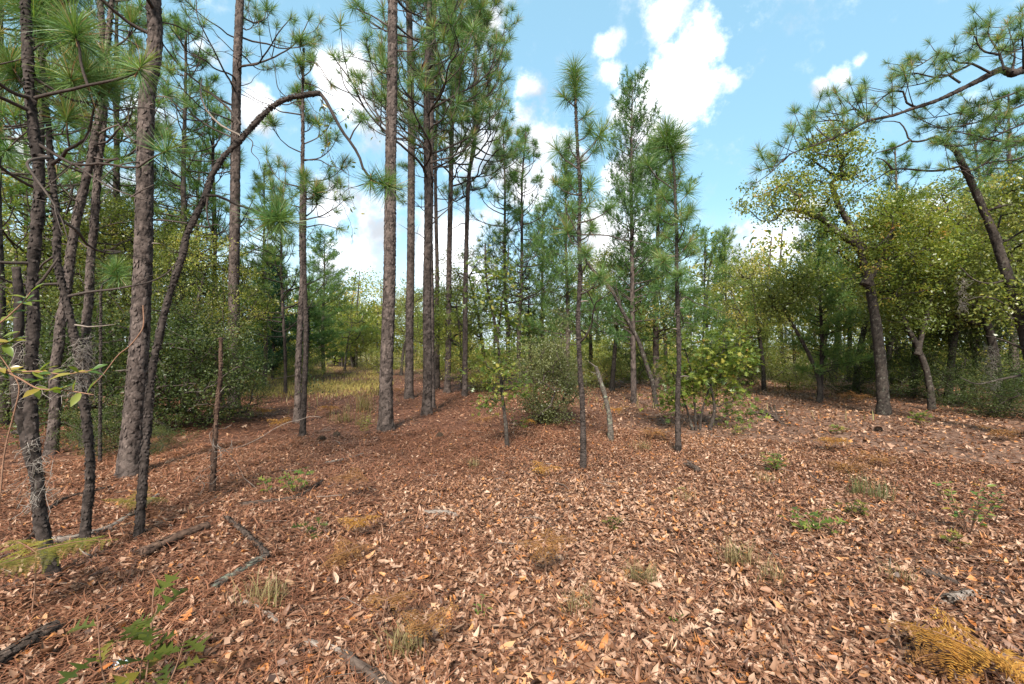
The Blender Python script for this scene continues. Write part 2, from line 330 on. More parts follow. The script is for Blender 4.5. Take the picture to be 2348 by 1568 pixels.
def ground_mat():
    m, t = mat('leaf_covered_soil')
    g = nd(t, 'ShaderNodeTexCoord').outputs['Object']
    s = nd(t, 'ShaderNodeSeparateXYZ', {0: g})
    v1 = nd(t, 'ShaderNodeTexVoronoi', {'Vector': g, 'Scale': 16.0, 'Randomness': 1.0}, feature='F1')
    v2 = nd(t, 'ShaderNodeTexVoronoi', {'Vector': g, 'Scale': 37.0}, feature='F1')
    n1 = nd(t, 'ShaderNodeTexNoise', {'Vector': g, 'Scale': 60.0, 'Detail': 5.0, 'Roughness': 0.7}).outputs['Fac']
    n2 = nd(t, 'ShaderNodeTexNoise', {'Vector': g, 'Scale': 0.45, 'Detail': 4.0}).outputs['Fac']
    a = nd(t, 'ShaderNodeSeparateColor', {0: v1.outputs['Color']}).outputs[0]
    b = nd(t, 'ShaderNodeSeparateColor', {0: v2.outputs['Color']}).outputs[1]
    f = math_(t, 'ADD', math_(t, 'MULTIPLY', a, 0.45), math_(t, 'MULTIPLY', b, 0.35))
    f = math_(t, 'ADD', f, math_(t, 'MULTIPLY', math_(t, 'SUBTRACT', n1, 0.45), 0.5), clamp=True)
    leaf = ramp(t, f, [(0, (0.045, 0.022, 0.014)), (0.3, (0.10, 0.052, 0.033)), (0.6, (0.18, 0.105, 0.072)), (0.85, (0.25, 0.16, 0.12)), (1, (0.28, 0.14, 0.06))])
    straw = ramp(t, f, [(0, (0.04, 0.016, 0.010)), (0.5, (0.115, 0.048, 0.027)), (1, (0.20, 0.10, 0.06))])
    # pine straw under the pines to the left and in the middle distance, oak leaves to the right
    lft = mrange(t, math_(t, 'ADD', s.outputs[0], math_(t, 'MULTIPLY', n2, 3.0)), 1.6, -0.6)
    mid = math_(t, 'MULTIPLY', mrange(t, s.outputs[1], 6.0, 9.0), mrange(t, math_(t, 'ADD', s.outputs[0], math_(t, 'MULTIPLY', n2, 4.0)), 6.0, 3.0))
    c = mix_(t, math_(t, 'MAXIMUM', math_(t, 'MULTIPLY', lft, 0.8), mid), leaf, straw)
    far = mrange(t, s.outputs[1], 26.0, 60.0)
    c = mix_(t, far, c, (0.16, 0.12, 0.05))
    bp = nd(t, 'ShaderNodeBump', {'Height': f, 'Strength': 0.9, 'Distance': 0.03}).outputs[0]
    p = nd(t, 'ShaderNodeBsdfPrincipled', {'Base Color': c, 'Roughness': 0.85, 'Specular IOR Level': 0.2, 'Normal': bp})
    return finish(m, t, p.outputs[0])
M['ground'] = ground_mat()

# ------------------------------------------------------------------ ground sheet
def make_ground():
    mb = MB()
    r = np.concatenate((np.linspace(0.0, 16, 110), 16 * 1.055 ** np.arange(1, 90)))
    na = 170; a = np.arange(na) * 2 * np.pi / na
    X = r[:, None] * np.sin(a); Y = r[:, None] * np.cos(a)
    Z = gh(X, Y)
    V = np.stack((X, Y, Z), -1).reshape(-1, 3)
    i = np.arange(len(r) - 1)[:, None] * na; j = np.arange(na)[None]; k = (j + 1) % na
    mb.add(V, np.stack((i + j, i + k, i + na + k, i + na + j), -1).reshape(-1, 4))
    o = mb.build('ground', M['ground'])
    return tag(o, kind='structure', label='forest floor of brown oak leaves and reddish pine straw', cat=None)
ground = make_ground()

# ------------------------------------------------------------------ vegetation tools
def tuft_mesh(name, n, width, matl, stem=0.22, lo=12, hi=115, droop=0.10, dead=0.06):
    """a burst of long needles round a shoot, one unit long, along +Z"""
    mb = MB()
    tube(mb, np.array([(0, 0, -0.12), (0, 0, stem * 0.6), (0, 0, stem)]), np.array([0.020, 0.016, 0.008]), 5, r=1.0, cap=True)
    s = rng.random(n) ** 0.8
    ang = np.radians(lo + (hi - lo) * (1 - s) ** 0.9 + rng.normal(0, 7, n)); az = rng.random(n) * 2 * np.pi
    d = np.stack((np.sin(ang) * np.cos(az), np.sin(ang) * np.sin(az), np.cos(ang)), 1)
    L = rng.uniform(0.62, 1.0, n) * (0.82 + 0.18 * s)
    b = np.stack((np.zeros(n), np.zeros(n), s * stem), 1)
    out_ = d * np.array((1, 1, 0)); bend = out_ * 0.25 - np.array((0, 0, 1)) * 0.35
    w = nrm(np.cross(d, rdirs(n))) * (width * rng.uniform(0.7, 1.2, n))[:, None]
    mid = b + d * (L * 0.5)[:, None] + bend * (L * droop * 0.25)[:, None]; tip = b + d * L[:, None] + bend * (L * droop)[:, None] * 1.4
    V = np.stack((b - w, b + w, mid - w * 0.9, mid + w * 0.9, tip), 1).reshape(-1, 3)
    o = np.arange(n)[:, None] * 5
    q = o + np.array((0, 1, 3, 2)); t = o + np.array((2, 3, 4))
    rr = np.clip(0.28 + 0.5 * s + rng.normal(0, 0.15, n), 0, 0.92); rr[rng.random(n) < dead] = 1.0
    mb.add(V, q, t, np.repeat(rr, 5))
    return mb.mesh(name, matl)
TUFT_HERO = [tuft_mesh('needle_tuft', 190, 0.0066, M['needle'], hi=h, droop=dr, dead=0.03) for h, dr in ((125, .2), (140, .3), (115, .2), (145, .4))]
TUFT_MID = [tuft_mesh('needle_tuft', 95, 0.0095, M['needle'], hi=h, droop=dr) for h, dr in ((105, .12), (120, .2), (90, .1))]
def tufts_into(mb, pos, axis, L, n, width, lo=10, hi=110, m=0, stem=0.2, r0=0.45):
    """many small tufts in one crown, a slim triangle for each bunch of needles"""
    pos = np.asarray(pos, float); axis = nrm(np.asarray(axis, float)); k = len(pos)
    if k == 0: return
    L = np.broadcast_to(np.asarray(L, float), (k,))
    u = perp(axis); v = np.cross(axis, u)
    s = rng.random((k, n)); ang = np.radians(lo + (hi - lo) * (1 - s)); az = rng.random((k, n)) * 2 * np.pi
    d = (np.sin(ang) * np.cos(az))[..., None] * u[:, None] + (np.sin(ang) * np.sin(az))[..., None] * v[:, None] + np.cos(ang)[..., None] * axis[:, None]
    ll = L[:, None] * rng.uniform(0.65, 1.0, (k, n))
    b = pos[:, None] + axis[:, None] * (s * stem * L[:, None])[..., None]
    w = nrm(np.cross(d, rdirs(k * n).reshape(k, n, 3))) * width * 0.5
    tip = b + d * ll[..., None] - np.array((0, 0, 1.0)) * (0.08 * ll)[..., None]
    V = np.stack((b - w, b + w, tip), 2).reshape(-1, 3)
    t = np.arange(k * n)[:, None] * 3 + np.array((0, 1, 2))
    rr = np.clip(np.repeat(rng.normal(r0, 0.14, k), n) + 0.25 * (s.ravel() - 0.5) + rng.normal(0, 0.08, k * n), 0, 1)
    mb.add(V, None, t, np.repeat(rr, 3), m=m)
def leaf_cloud(mb, cen, sig, n, L, W, m=0, r0=0.45, flat=0.4, rs=0.16):
    """n folded leaves round each centre"""
    cen = np.asarray(cen, float); k = len(cen)
    if k == 0: return
    sig = np.asarray(sig, float); sig = sig[:, None, :] if sig.ndim == 2 else sig
    p = cen[:, None] + np.clip(rng.normal(size=(k, n, 3)), -1.9, 1.9) * sig
    p = p.reshape(-1, 3); N = k * n
    nn = nrm(rdirs(N) + np.array((0, 0, flat))); a = nrm(np.cross(nn, rdirs(N))); s = np.cross(nn, a)
    l = L * rng.uniform(0.6, 1.15, N)[:, None]; w = W * rng.uniform(0.7, 1.1, N)[:, None]
    f = nn * (w * rng.uniform(0.05, 0.45, N)[:, None])
    V = np.stack((p - a * l / 2, p + s * w / 2 + f - a * l * 0.05, p + a * l / 2 - nn * l * 0.1, p - s * w / 2 + f - a * l * 0.05), 1).reshape(-1, 3)
    o = np.arange(N)[:, None] * 4
    rr = np.clip(np.repeat(rng.normal(r0, rs, k), n) + rng.normal(0, rs * .6, N), 0, 1)
    mb.add(V, o + np.array((0, 1, 2, 3)), None, np.repeat(rr, 4), m=m)
def oak_template(stations, widths, curl=0.12, fold=0.2):
    """a leaf as midrib plus two edges: V along +Y from 0 to 1, width across X"""
    V = [(0, 0, 0)]
    for y, w in zip(stations, widths): V += [(-w, y + (0.10 if w > 0.19 else 0), fold * w - curl * y * y), (0, y, -curl * y * y), (w, y + (0.10 if w > 0.19 else 0), fold * w - curl * y * y)]
    V.append((0, 1, -curl)); n = len(stations); T = [(0, 2, 1), (0, 3, 2)]
    for i in range(n - 1):
        a = 1 + 3 * i; b = a + 3
        T += [(a, a + 1, b + 1), (a, b + 1, b), (a + 1, a + 2, b + 2), (a + 1, b + 2, b + 1)]
    a = 1 + 3 * (n - 1); e = len(V) - 1
    T += [(a, a + 1, e), (a + 1, a + 2, e)]
    return np.array(V, float), np.array(T)
TURKEY = oak_template((.24, .33, .43, .55, .66, .76), (.035, .33, .055, .06, .40, .06))
TURKEY2 = oak_template((.20, .29, .40, .52, .62, .74), (.20, .045, .36, .06, .30, .05))
BIGLEAF = oak_template((.12, .20, .28, .40, .48, .55, .66, .74, .82, .90), (.03, .20, .04, .05, .36, .055, .06, .34, .06, .12), .25, .3)
LAUREL = oak_template((.18, .42, .70), (.13, .20, .15), 0.15, 0.35)
CHIP = oak_template((.5,), (.20,), 0.1, 0.3)
FLAT = (np.array(((0, 0, 0), (.22, .5, .06), (0, 1, -.05), (-.22, .5, .06))), np.array(((0, 1, 2), (0, 2, 3))))
BLADE = oak_template((.3, .65), (.16, .15), 0.1, 0.3)
def scatter(mb, tmpl, pos, X, Y, Z, sc, r, m=0, bend=None, wig=None):
    V, T = tmpl; n = len(pos); k = len(V)
    U = np.broadcast_to(V[None], (n, k, 3)).copy()
    if wig is not None: U[..., 0] *= wig[:, None]
    if bend is not None: U[..., 2] += bend[:, None, 0] * (U[..., 1] - 0.5) ** 2 * 4 * 0.25 + bend[:, None, 1] * U[..., 0] ** 2 * 2
    P = pos[:, None] + sc[:, None, None] * (U[..., 0:1] * X[:, None] + (U[..., 1:2] - 0.5 * (bend is not None)) * Y[:, None] + U[..., 2:3] * Z[:, None])
    t = (np.arange(n)[:, None, None] * k + T[None]).reshape(-1, 3)
    mb.add(P.reshape(-1, 3), None, t, np.repeat(r, k), m=m)
def tmpl_mesh(name, tmpl, matl, r=0.5):
    mb = MB(); mb.add(tmpl[0], None, tmpl[1], r); return mb.mesh(name, matl)
LEAF_ME = [tmpl_mesh('oak_leaf', t, M['seedling'], r) for t in (BIGLEAF, TURKEY2) for r in (0.15, 0.4, 0.65)]
LEAF_YEL = [tmpl_mesh('oak_leaf', t, M['oak_yel'], r) for t in (TURKEY, TURKEY2) for r in (0.12, 0.3, 0.5, 0.75)]
LAUREL_ME = [tmpl_mesh('laurel_leaf', LAUREL, M['laurel'], r) for r in (0.25, 0.5, 0.8)]
def basis_q(y, z):
    """rotation taking +Y to y and +Z near z"""
    y = Vector(y).normalized(); x = y.cross(Vector(z)).normalized(); zz = x.cross(y)
    from mathutils import Matrix
    return Matrix((x, y, zz)).transposed().to_quaternion()

def colonise(roots, clumps, rootR, tipR, bias=0.7, want_root=False):
    """joins every clump to the nearest branch already there: list of (P, R)"""
    nodes = [np.array(p, float) for p in roots]; par = [-1] * len(nodes); cnt = [0] * len(nodes); paths = []
    order = np.argsort([min(np.linalg.norm(c - p) for p in nodes) for c in clumps])
    for ci in order:
        c = clumps[ci]; A = np.array(nodes)
        dv = c - A; cost = np.linalg.norm(dv, axis=1) + bias * np.maximum(0, -dv[:, 2]) + 0.35 * np.maximum(0, 0.25 * np.linalg.norm(dv[:, :2], axis=1) - dv[:, 2])
        b = int(np.argmin(cost)); p0 = A[b]; L = np.linalg.norm(c - p0)
        mid1 = p0 + (c - p0) * 0.35 + rng.normal(0, 0.05, 3) * L + np.array((0, 0, -0.03 * L)); mid2 = p0 + (c - p0) * 0.7 + rng.normal(0, 0.05, 3) * L + np.array((0, 0, 0.03 * L))
        ids = [b]
        for q in (mid1, mid2, c):
            nodes.append(q); par.append(ids[-1]); cnt.append(0); ids.append(len(nodes) - 1)
        k = ids[-1]
        while k >= 0: cnt[k] += 1; k = par[k]
        paths.append(ids)
    out_ = []; rid = []
    for ids in paths:
        k = ids[0]
        while par[k] >= 0: k = par[k]
        rid.append(k)
        R = [min(rootR, tipR * max(1, cnt[i]) ** 0.52) for i in ids]; R[0] = min(R[0], R[1] * 1.25)
        out_.append((np.array([nodes[i] for i in ids]), np.array(R)))
    return (out_, rid) if want_root else out_
def ellipsoid_clumps(n, cen, rad, hollow=0.45):
    d = rdirs(n); r = (hollow + (1 - hollow) * rng.random(n) ** 0.6)[:, None]
    return np.asarray(cen, float) + d * r * np.asarray(rad, float)

def px_path(pts, d0, d1=None, below=0.12):
    """a traced line of pixels set at its own distance; the first point stands on the ground"""
    d1 = d0 if d1 is None else d1; n = len(pts)
    P = np.array([at(x, y, d0 + (d1 - d0) * i / max(1, n - 1)) for i, (x, y) in enumerate(pts)])
    g = float(gh(P[0, 0], P[0, 1])); P[0, 2] = g
    return P, np.array((P[0, 0], P[0, 1], g))
def sunk(P, below=0.15):
    Q = P.copy(); d = nrm((P[1] - P[0])[None])[0]; return np.vstack((P[0] - np.array((d[0] * below, d[1] * below, below)), Q))

# ------------------------------------------------------------------ longleaf pines
def needle_branch(p0, az, el, L, r0, up=45, nsub=3, wob=0.12, spread=0.5):
    """a limb bending upward at its end, with side shoots; returns limbs and shoots"""
    n = 6; P = [np.array(p0, float)]; limbs = []; shoots = []
    for i in range(n):
        e = math.radians(el + up * (i / (n - 1)) ** 1.6); a = az + rng.normal(0, wob)
        P.append(P[-1] + np.array((math.cos(e) * math.cos(a), math.cos(e) * math.sin(a), math.sin(e))) * L / n)
    P = np.array(P); R = np.linspace(r0, max(0.006, r0 * 0.35), len(P))
    limbs.append((P, R)); shoots.append((P[-1], P[-1] - P[-2]))
    for k in range(nsub):
        f = rng.uniform(0.35, 0.92); i = int(f * n); b = P[i] + (P[i + 1] - P[i]) * (f * n - i)
        sa = az + rng.choice((-1, 1)) * rng.uniform(0.5, 1.1); se = math.radians(el + rng.uniform(0, 45)); l = L * rng.uniform(0.18, 0.4)
        c1 = b + np.array((math.cos(se) * math.cos(sa), math.cos(se) * math.sin(sa), math.sin(se))) * l * 0.55
        c2 = c1 + np.array((math.cos(se + .5) * math.cos(sa), math.cos(se + .5) * math.sin(sa), math.sin(se + .5))) * l * 0.45
        limbs.append((np.array((b, c1, c2)), np.array((R[i] * 0.6, R[i] * 0.5, max(0.005, R[i] * 0.35))))); shoots.append((c2, c2 - c1))
    return limbs, shoots
def limb_obj(root, limbs, shoots, tl, tufts, matl, sides=6, name='branch'):
    mb = MB()
    for P, R in limbs:
        P2, R2, _ = smooth_path(P, R, max(0.09, R.max() * 2)); tube(mb, P2 + rng.normal(0, 0.1, P2.shape) * R2[:, None], R2, sides, r=rng.random(), c=rng.random(len(P2) * sides + 1) * 0.6 + 0.4)
    b = mb.build(name, matl, root)
    for p, d in shoots:
        q = Vector(d).to_track_quat('Z', 'Y') @ Quaternion((0, 0, 1), rng.uniform(0, 6.28))
        inst('needle_tuft', tufts[rng.integers(len(tufts))], b, np.asarray(p) - np.array(root.location), q, tl * rng.uniform(0.8, 1.15))
    return b
def along(P, z):
    i = np.searchsorted(P[:, 2], z) - 1; i = int(np.clip(i, 0, len(P) - 2)); f = (z - P[i, 2]) / max(1e-6, P[i + 1, 2] - P[i, 2])
    return P[i] + (P[i + 1] - P[i]) * np.clip(f, 0, 1)
def pine(label, pts, d, r0, r1, extend=None, d1=None, crown=None, nbr=0, blen=1.6, nlen=0.3, explicit=(), bark='pine_bark', cell=(0.05, 0.11), amp=0.009,
         tufts=TUFT_MID, name='longleaf_pine', cat='pine tree', group=None, res=(0.016, 0.024), top_tuft=False, lump=0.0, azr=None, stubs=0, flare=0.3, nsub=3, bare=0, bz=None):
    P, base = px_path(pts, d, d1)
    t = thing(name, label, cat, base, group)
    R = np.interp(np.linspace(0, 1, len(P)), (0, 1), (r0, r1))
    cz = P[-1, 2] - P[0, 2]
    R = r0 + (r1 - r0) * np.clip((P[:, 2] - P[0, 2]) / max(cz, 1e-3), 0, 1)
    if extend:
        dv = nrm((P[-1] - P[-2])[None])[0]; dv = nrm((dv + np.array((0, 0, 1.0)))[None])[0]
        P = np.vstack((P, P[-1] + dv * extend * 0.5, P[-1] + dv * extend)); R = np.concatenate((R, (r1 * 0.7, r1 * 0.3)))
    Q = sunk(P); RQ = np.concatenate((R[:1], R))
    mb = MB(); bark_tube(mb, Q, RQ, cell, amp, res, flare, lump)
    mb.build('trunk', M[bark], t)
    if d < 16:
        mb = MB(); ln = float(np.linalg.norm(np.diff(P, axis=0), axis=1).sum()); ln = min(ln, 1.6 + d * .8)
        if r0 < .06: bark_flakes(mb, P, R + amp * .3, int(ln * 190), (.010, .026), (.014, .030), .011)
        else: bark_flakes(mb, P, R + amp * .3, int(ln * (130 if d < 9 else 90)), (.018, .045), (.03, .08), .014)
        o = mb.build('bark_flakes', M[bark], t); o['kind'] = 'stuff'
    if crown:
        z0, z1 = crown
        for k in range(nbr):
            f = (k + rng.random()) / nbr; z = z0 + (z1 - z0) * f; p = along(P, z)
            az = rng.uniform(0, 2 * np.pi) if azr is None else rng.uniform(*azr)
            L = blen * (1.05 - 0.65 * f ** 1.5) * rng.uniform(0.7, 1.25)
            lb, sh = needle_branch(p, az, rng.uniform(-12, 25) + 25 * f, L, 0.010 + 0.008 * L, up=rng.uniform(25, 60), nsub=nsub + 1, wob=.22)
            limb_obj(t, lb, sh, nlen, tufts, M['twig'], 5)
        if top_tuft: limb_obj(t, [(np.array((P[-1] - (0, 0, .1), P[-1])), np.array((R[-1], R[-1] * .8)))], [(P[-1], np.array((0, 0, 1.0))), (P[-1] - np.array((0, 0, nlen * 0.55)), np.array((0, 0, 1.0)))], nlen * 1.1, tufts, M['twig'], 6, 'leader')
    for e in explicit:
        bp, rr, dd0, dd1, ends = e['p'], e['r'], e.get('d', d), e.get('d1', e.get('d', d)), e.get('t', ())
        n = len(bp); BP = np.array([at(x, y, dd0 + (dd1 - dd0) * i / max(1, n - 1)) for i, (x, y) in enumerate(bp)])
        sh = []
        if e.get('tip', True): sh.append((BP[-1], BP[-1] - BP[-2] + np.array((0, 0, e.get('lift', 0.0)))))
        for (tx, ty, ax, ay) in ends:
            p = at(tx, ty, dd1); sh.append((p, at(tx + ax, ty + ay, dd1) - p))
        limb_obj(t, [(BP, np.linspace(rr, e.get('r1', rr * 0.5), n))], sh, e.get('L', nlen), e.get('tufts', tufts), M[e.get('bark', bark if rr > 0.012 else 'twig')], 7)
    for k in range(bare):
        z = rng.uniform(bz[0], bz[1]) if bz else rng.uniform(P[-1, 2] * .35, P[-1, 2] * .9); p = along(P, z); az = rng.uniform(0, 6.28); el = rng.uniform(-.3, .5); L = rng.uniform(.5, 1.3) * (1 if d < 9 else 1.5); mb = MB(); q = [p]
        for j in range(7): az += rng.normal(0, .35); el += rng.normal(-.02, .3); q.append(q[-1] + np.array((math.cos(el) * math.cos(az), math.cos(el) * math.sin(az), math.sin(el))) * L / 7)
        q = np.array(q); rr = np.linspace(.006 + .006 * L, .003, 8); Q, RR, _ = smooth_path(q, rr, .05); tube(mb, Q, RR, 5, c=.8)
        for j in range(3):
            i = rng.integers(len(Q) // 3, len(Q) - 1); e = Q[i] + rng.normal(0, .14, 3) * L; tube(mb, np.array((Q[i], (Q[i] + e) / 2 + rng.normal(0, .03, 3), e)), np.array((RR[i] * .7, .003, .002)), 4, c=.8)
        mb.build('bare_branch', M['twig'], t)
    for k in range(stubs):
        z = rng.uniform(1.0, P[-1, 2] * 0.8); p = along(P, z); a = rng.uniform(0, 6.28); l = rng.uniform(0.08, 0.35)
        mb = MB(); tube(mb, np.array((p, p + np.array((math.cos(a), math.sin(a), 0.2)) * l * .6, p + np.array((math.cos(a), math.sin(a), 0.1)) * l)), np.array((.012, .009, .004)), 5, c=.7)
        mb.build('dead_stub', M['grey_wood'], t)
    return t, P

# ------------------------------------------------------------------ prototypes of the trees behind
def proto_longleaf(H, z0, ntuft, nlen, need, width, r0):
    tr = MB(); cr = MB(); wob = rng.normal(0, 0.12, (6, 2)); z = np.linspace(0, H, 6)
    P = np.stack((np.cumsum(wob[:, 0]) * 0.5 - wob[0, 0] * .5, np.cumsum(wob[:, 1]) * 0.5 - wob[0, 1] * .5, z), 1); R = np.linspace(r0, 0.025, 6)
    P[0, :2] = 0
    bark_tube(tr, sunk(P), np.concatenate((R[:1], R)), (0.07, 0.15), 0.010, (0.035, 0.06), 0.2)
    pos = []; ax = []; nb = ntuft // 4
    for k in range(nb):
        f = (k + rng.random()) / nb; p = along(P, z0 + (H - z0 - 0.2) * f)
        L = (0.5 + 1.5 * (1 - f) ** 0.8) * rng.uniform(0.6, 1.3)
        lb, sh = needle_branch(p, rng.uniform(0, 6.28), rng.uniform(-12, 25) + 25 * f, L, 0.012 + 0.01 * L, up=rng.uniform(20, 60), nsub=3)
        for Pb, Rb in lb: tube(tr, Pb, Rb, 4, c=0.6)
        for a, b in sh: pos.append(a); ax.append(b)
    pos.append(P[-1]); ax.append((0, 0, 1))
    tufts_into(cr, pos, ax, nlen, need, width)
    return tr, cr
def proto_sandpine(H, z0, W, n, dens=1.0):
    tr = MB(); cr = MB(); P = np.array([(0, 0, 0), (.05, .03, H * .35), (-.04, .06, H * .7), (0, 0, H)])
    bark_tube(tr, sunk(P), np.array((.11, .11, .08, .05, .012)) * H / 9, (0.07, 0.12), 0.007, (0.035, 0.06), 0.2)
    pos = []; ax = []
    for k in range(n):
        f = (k + rng.random()) / n; p = along(P, z0 + (H - z0 - .1) * f); az = rng.uniform(0, 6.28)
        L = W * (0.25 + 0.75 * (1 - f) ** 0.75) * rng.uniform(0.6, 1.15); el = math.radians(rng.uniform(5, 30) + 28 * f)
        d = np.array((math.cos(el) * math.cos(az), math.cos(el) * math.sin(az), math.sin(el)))
        tip = p + d * L; tube(tr, np.array((p, p + d * L * .5 + (0, 0, -.03 * L), tip)), np.array((.012 + .006 * L, .01, .004)), 4, c=.6)
        m = int((6 + 15 * L) * dens)
        ff = rng.uniform(0.25, 1.05, m)[:, None]
        q = p + d * L * ff + rng.normal(size=(m, 3)) * np.array((.13, .13, .07)) * (0.5 + L * .45) * (1.1 - .4 * ff)
        pos.append(q); ax.append(d * .6 + rng.normal(0, .45, (m, 3)) + np.array((0, 0, .55)))
    tufts_into(cr, np.vstack(pos), np.vstack(ax), 0.19, 13, 0.019, 5, 95, stem=0.9)
    return tr, cr
def proto_oak(H, cz, rad, nclump, nleaf, L, W, r0, lean=0.5, r0c=0.45, sig=0.19, fork=0.3, rs=0.16):
    tr = MB(); cr = MB(); a = rng.uniform(0, 6.28); top = cz + rad[2] * .3
    P = np.array([(0, 0, 0), (lean * .15, .03, top * .3), (lean * .5, -.04, top * .65), (lean, 0, top)]); c, s = math.cos(a), math.sin(a)
    P[:, :2] = P[:, :2] @ np.array(((c, s), (-s, c)))
    bark_tube(tr, sunk(P), np.array((r0, r0, r0 * .85, r0 * .6, r0 * .3)), (0.05, 0.09), 0.008, (0.03, 0.05), 0.25)
    cl = ellipsoid_clumps(nclump, (P[-1, 0], P[-1, 1], cz), rad); PP, RR, _ = smooth_path(P, np.ones(4), 0.25)
    for Pb, Rb in colonise([p for p in PP if p[2] > top * fork], cl, r0 * .6, 0.008): tube(tr, Pb, Rb, 5, c=0.7)
    leaf_cloud(cr, cl, np.array((sig, sig, sig * .62)), nleaf, L, W, r0=r0c, rs=rs)
    return tr, cr
def proto_bush(H, rad, nclump, nleaf, L, W, nstem=7, sig=0.16, r0c=0.45):
    tr = MB(); cr = MB()
    cl = ellipsoid_clumps(nclump, (0, 0, H * .50), (rad, rad * .9, H * .50), 0.5); cl[:, 2] = np.maximum(cl[:, 2], .1)
    az_ = np.arctan2(cl[:, 1], cl[:, 0]); lob = 1 + .28 * np.sin(3 * az_ + 1.1) + .2 * np.sin(5 * az_ + cl[:, 2] * 3); cl[:, :2] *= (lob * rng.lognormal(-.05, .28, nclump))[:, None]; cl[:, 2] = np.maximum(cl[:, 2] * rng.lognormal(-.03, .2, nclump), .1)
    roots = [(rng.normal(0, rad * .12), rng.normal(0, rad * .12), -.05) for _ in range(1)]
    for Pb, Rb in colonise(roots, cl, 0.03, 0.0045, 0.3): tube(tr, Pb, Rb, 4, c=0.7)
    leaf_cloud(cr, cl, np.array((sig, sig, sig * .75)), nleaf, L, W, r0=r0c)
    return tr, cr
def finish_proto(pair, tm, cm, tn='trunk', cn='crown'):
    return (pair[0].mesh(tn, M[tm]), pair[1].mesh(cn, M[cm]), tn, cn)
PROTO = {
    'longleaf_a': finish_proto(proto_longleaf(13, 5.0, 290, 0.35, 46, 0.012, .13), 'pine_bark', 'needle_far'),
    'longleaf_b': finish_proto(proto_longleaf(11, 3.4, 250, 0.35, 46, 0.012, .10), 'pine_bark', 'needle_far'),
    'longleaf_c': finish_proto(proto_longleaf(8, 2.2, 150, 0.35, 46, 0.011, .06), 'young_bark', 'needle_far'),
    'sand_a': finish_proto(proto_sandpine(9, 1.6, 2.2, 95, 1.0), 'pine_bark', 'sand_pine'),
    'sand_b': finish_proto(proto_sandpine(7, 0.9, 1.9, 85, 1.0), 'young_bark', 'sand_pine'),
    'cedar': finish_proto(proto_sandpine(7, 0.3, 1.7, 130, 1.9), 'young_bark', 'cedar'),
    'oak_a': finish_proto(proto_oak(6, 4.2, (2.1, 2.1, 1.9), 150, 62, .095, .046, .10, .7), 'oak_bark', 'oak_olive'),
    'oak_b': finish_proto(proto_oak(5, 3.2, (1.9, 1.8, 1.9), 140, 62, .095, .046, .08, -.6, .5), 'oak_bark', 'oak_yel'),
    'oak_c': finish_proto(proto_oak(7, 4.6, (2.5, 2.3, 2.4), 170, 62, .095, .044, .12, 1.0, .4), 'oak_bark', 'oak_olive'),
    'bush_a': finish_proto(proto_bush(2.6, 1.35, 130, 80, .055, .028), 'twig', 'bush_dark', 'stems', 'foliage'),
    'bush_b': finish_proto(proto_bush(1.9, 1.2, 110, 80, .060, .030, r0c=.55), 'twig', 'oak_olive', 'stems', 'foliage'),
}
def place(proto, name, label, cat, px, d, H=1.0, rz=0, group=None, wide=1.0):
    """a copy of a prototype with its base seen at column px, d metres away"""
    tm, cm, tn, cn = PROTO[proto]
    x = (px - 1173.5) / F * d / math.cos(PITCH)
    t = thing(name, label, cat, (x, d, float(gh(x, d))), group)
    t.rotation_euler.z = rz; t.scale = (H * wide, H * wide, H)
    for nm, me in ((tn, tm), (cn, cm)):
        o = bpy.data.objects.new(nm, me); col.objects.link(o); o.parent = t
    return t

# ------------------------------------------------------------------ the pines in front
HERO = TUFT_HERO
# leftmost dark young pine, arching out of the frame, with a broken second stem
t1, P1 = pine('dark slender pine at the far left with a drooping fern at its foot',
    [(125, 1322), (100, 1228), (91, 1174), (86, 1106), (78, 1039), (70, 928), (72, 828), (77, 727), (74, 660), (77, 593), (84, 526), (90, 440), (86, 360), (75, 280), (66, 180), (62, 90), (58, 0)],
    3.2, 0.036, 0.026, extend=1.2, crown=(3.2, 5.0), nbr=5, blen=.9, nlen=.34, bark='young_bark', cell=(.028, .04), amp=.007, res=(.011, .013), lump=.12, bare=5, bz=(2.2, 3.9), flare=.1, tufts=HERO,
    explicit=[dict(p=[(80, 225), (134, 211), (178, 203), (201, 196), (251, 186), (298, 174), (314, 167)], r=.012, r1=.007, L=.30, lift=.06),
              dict(p=[(201, 196), (191, 168), (183, 134), (181, 100), (174, 80)], r=.010, r1=.007, L=.36, t=[(176, 95, -2, -10)]),
              dict(p=[(88, 330), (134, 359), (174, 379), (235, 375), (308, 386), (335, 369), (369, 352)], r=.011, r1=.006, L=.28),
              dict(p=[(174, 379), (208, 402), (251, 429), (302, 449), (345, 461)], r=.007, r1=.004, tip=False),
              dict(p=[(78, 660), (95, 645), (120, 612), (134, 590)], r=.012, r1=.006, tip=False),
              dict(p=[(300, 452), (325, 436), (352, 424)], r=.006, r1=.004, tip=False)])
Pb = np.array([at(x, y, 3.25) for x, y in [(86, 1110), (70, 1052), (50, 962), (38, 880), (42, 794), (44, 694), (37, 613)]])
mb = MB(); bark_tube(mb, Pb, np.array((.024, .032, .030, .030, .027, .025, .024)), (.026, .04), .007, (.011, .014), 0, .1); mb.build('broken_stem', M['young_bark'], t1)
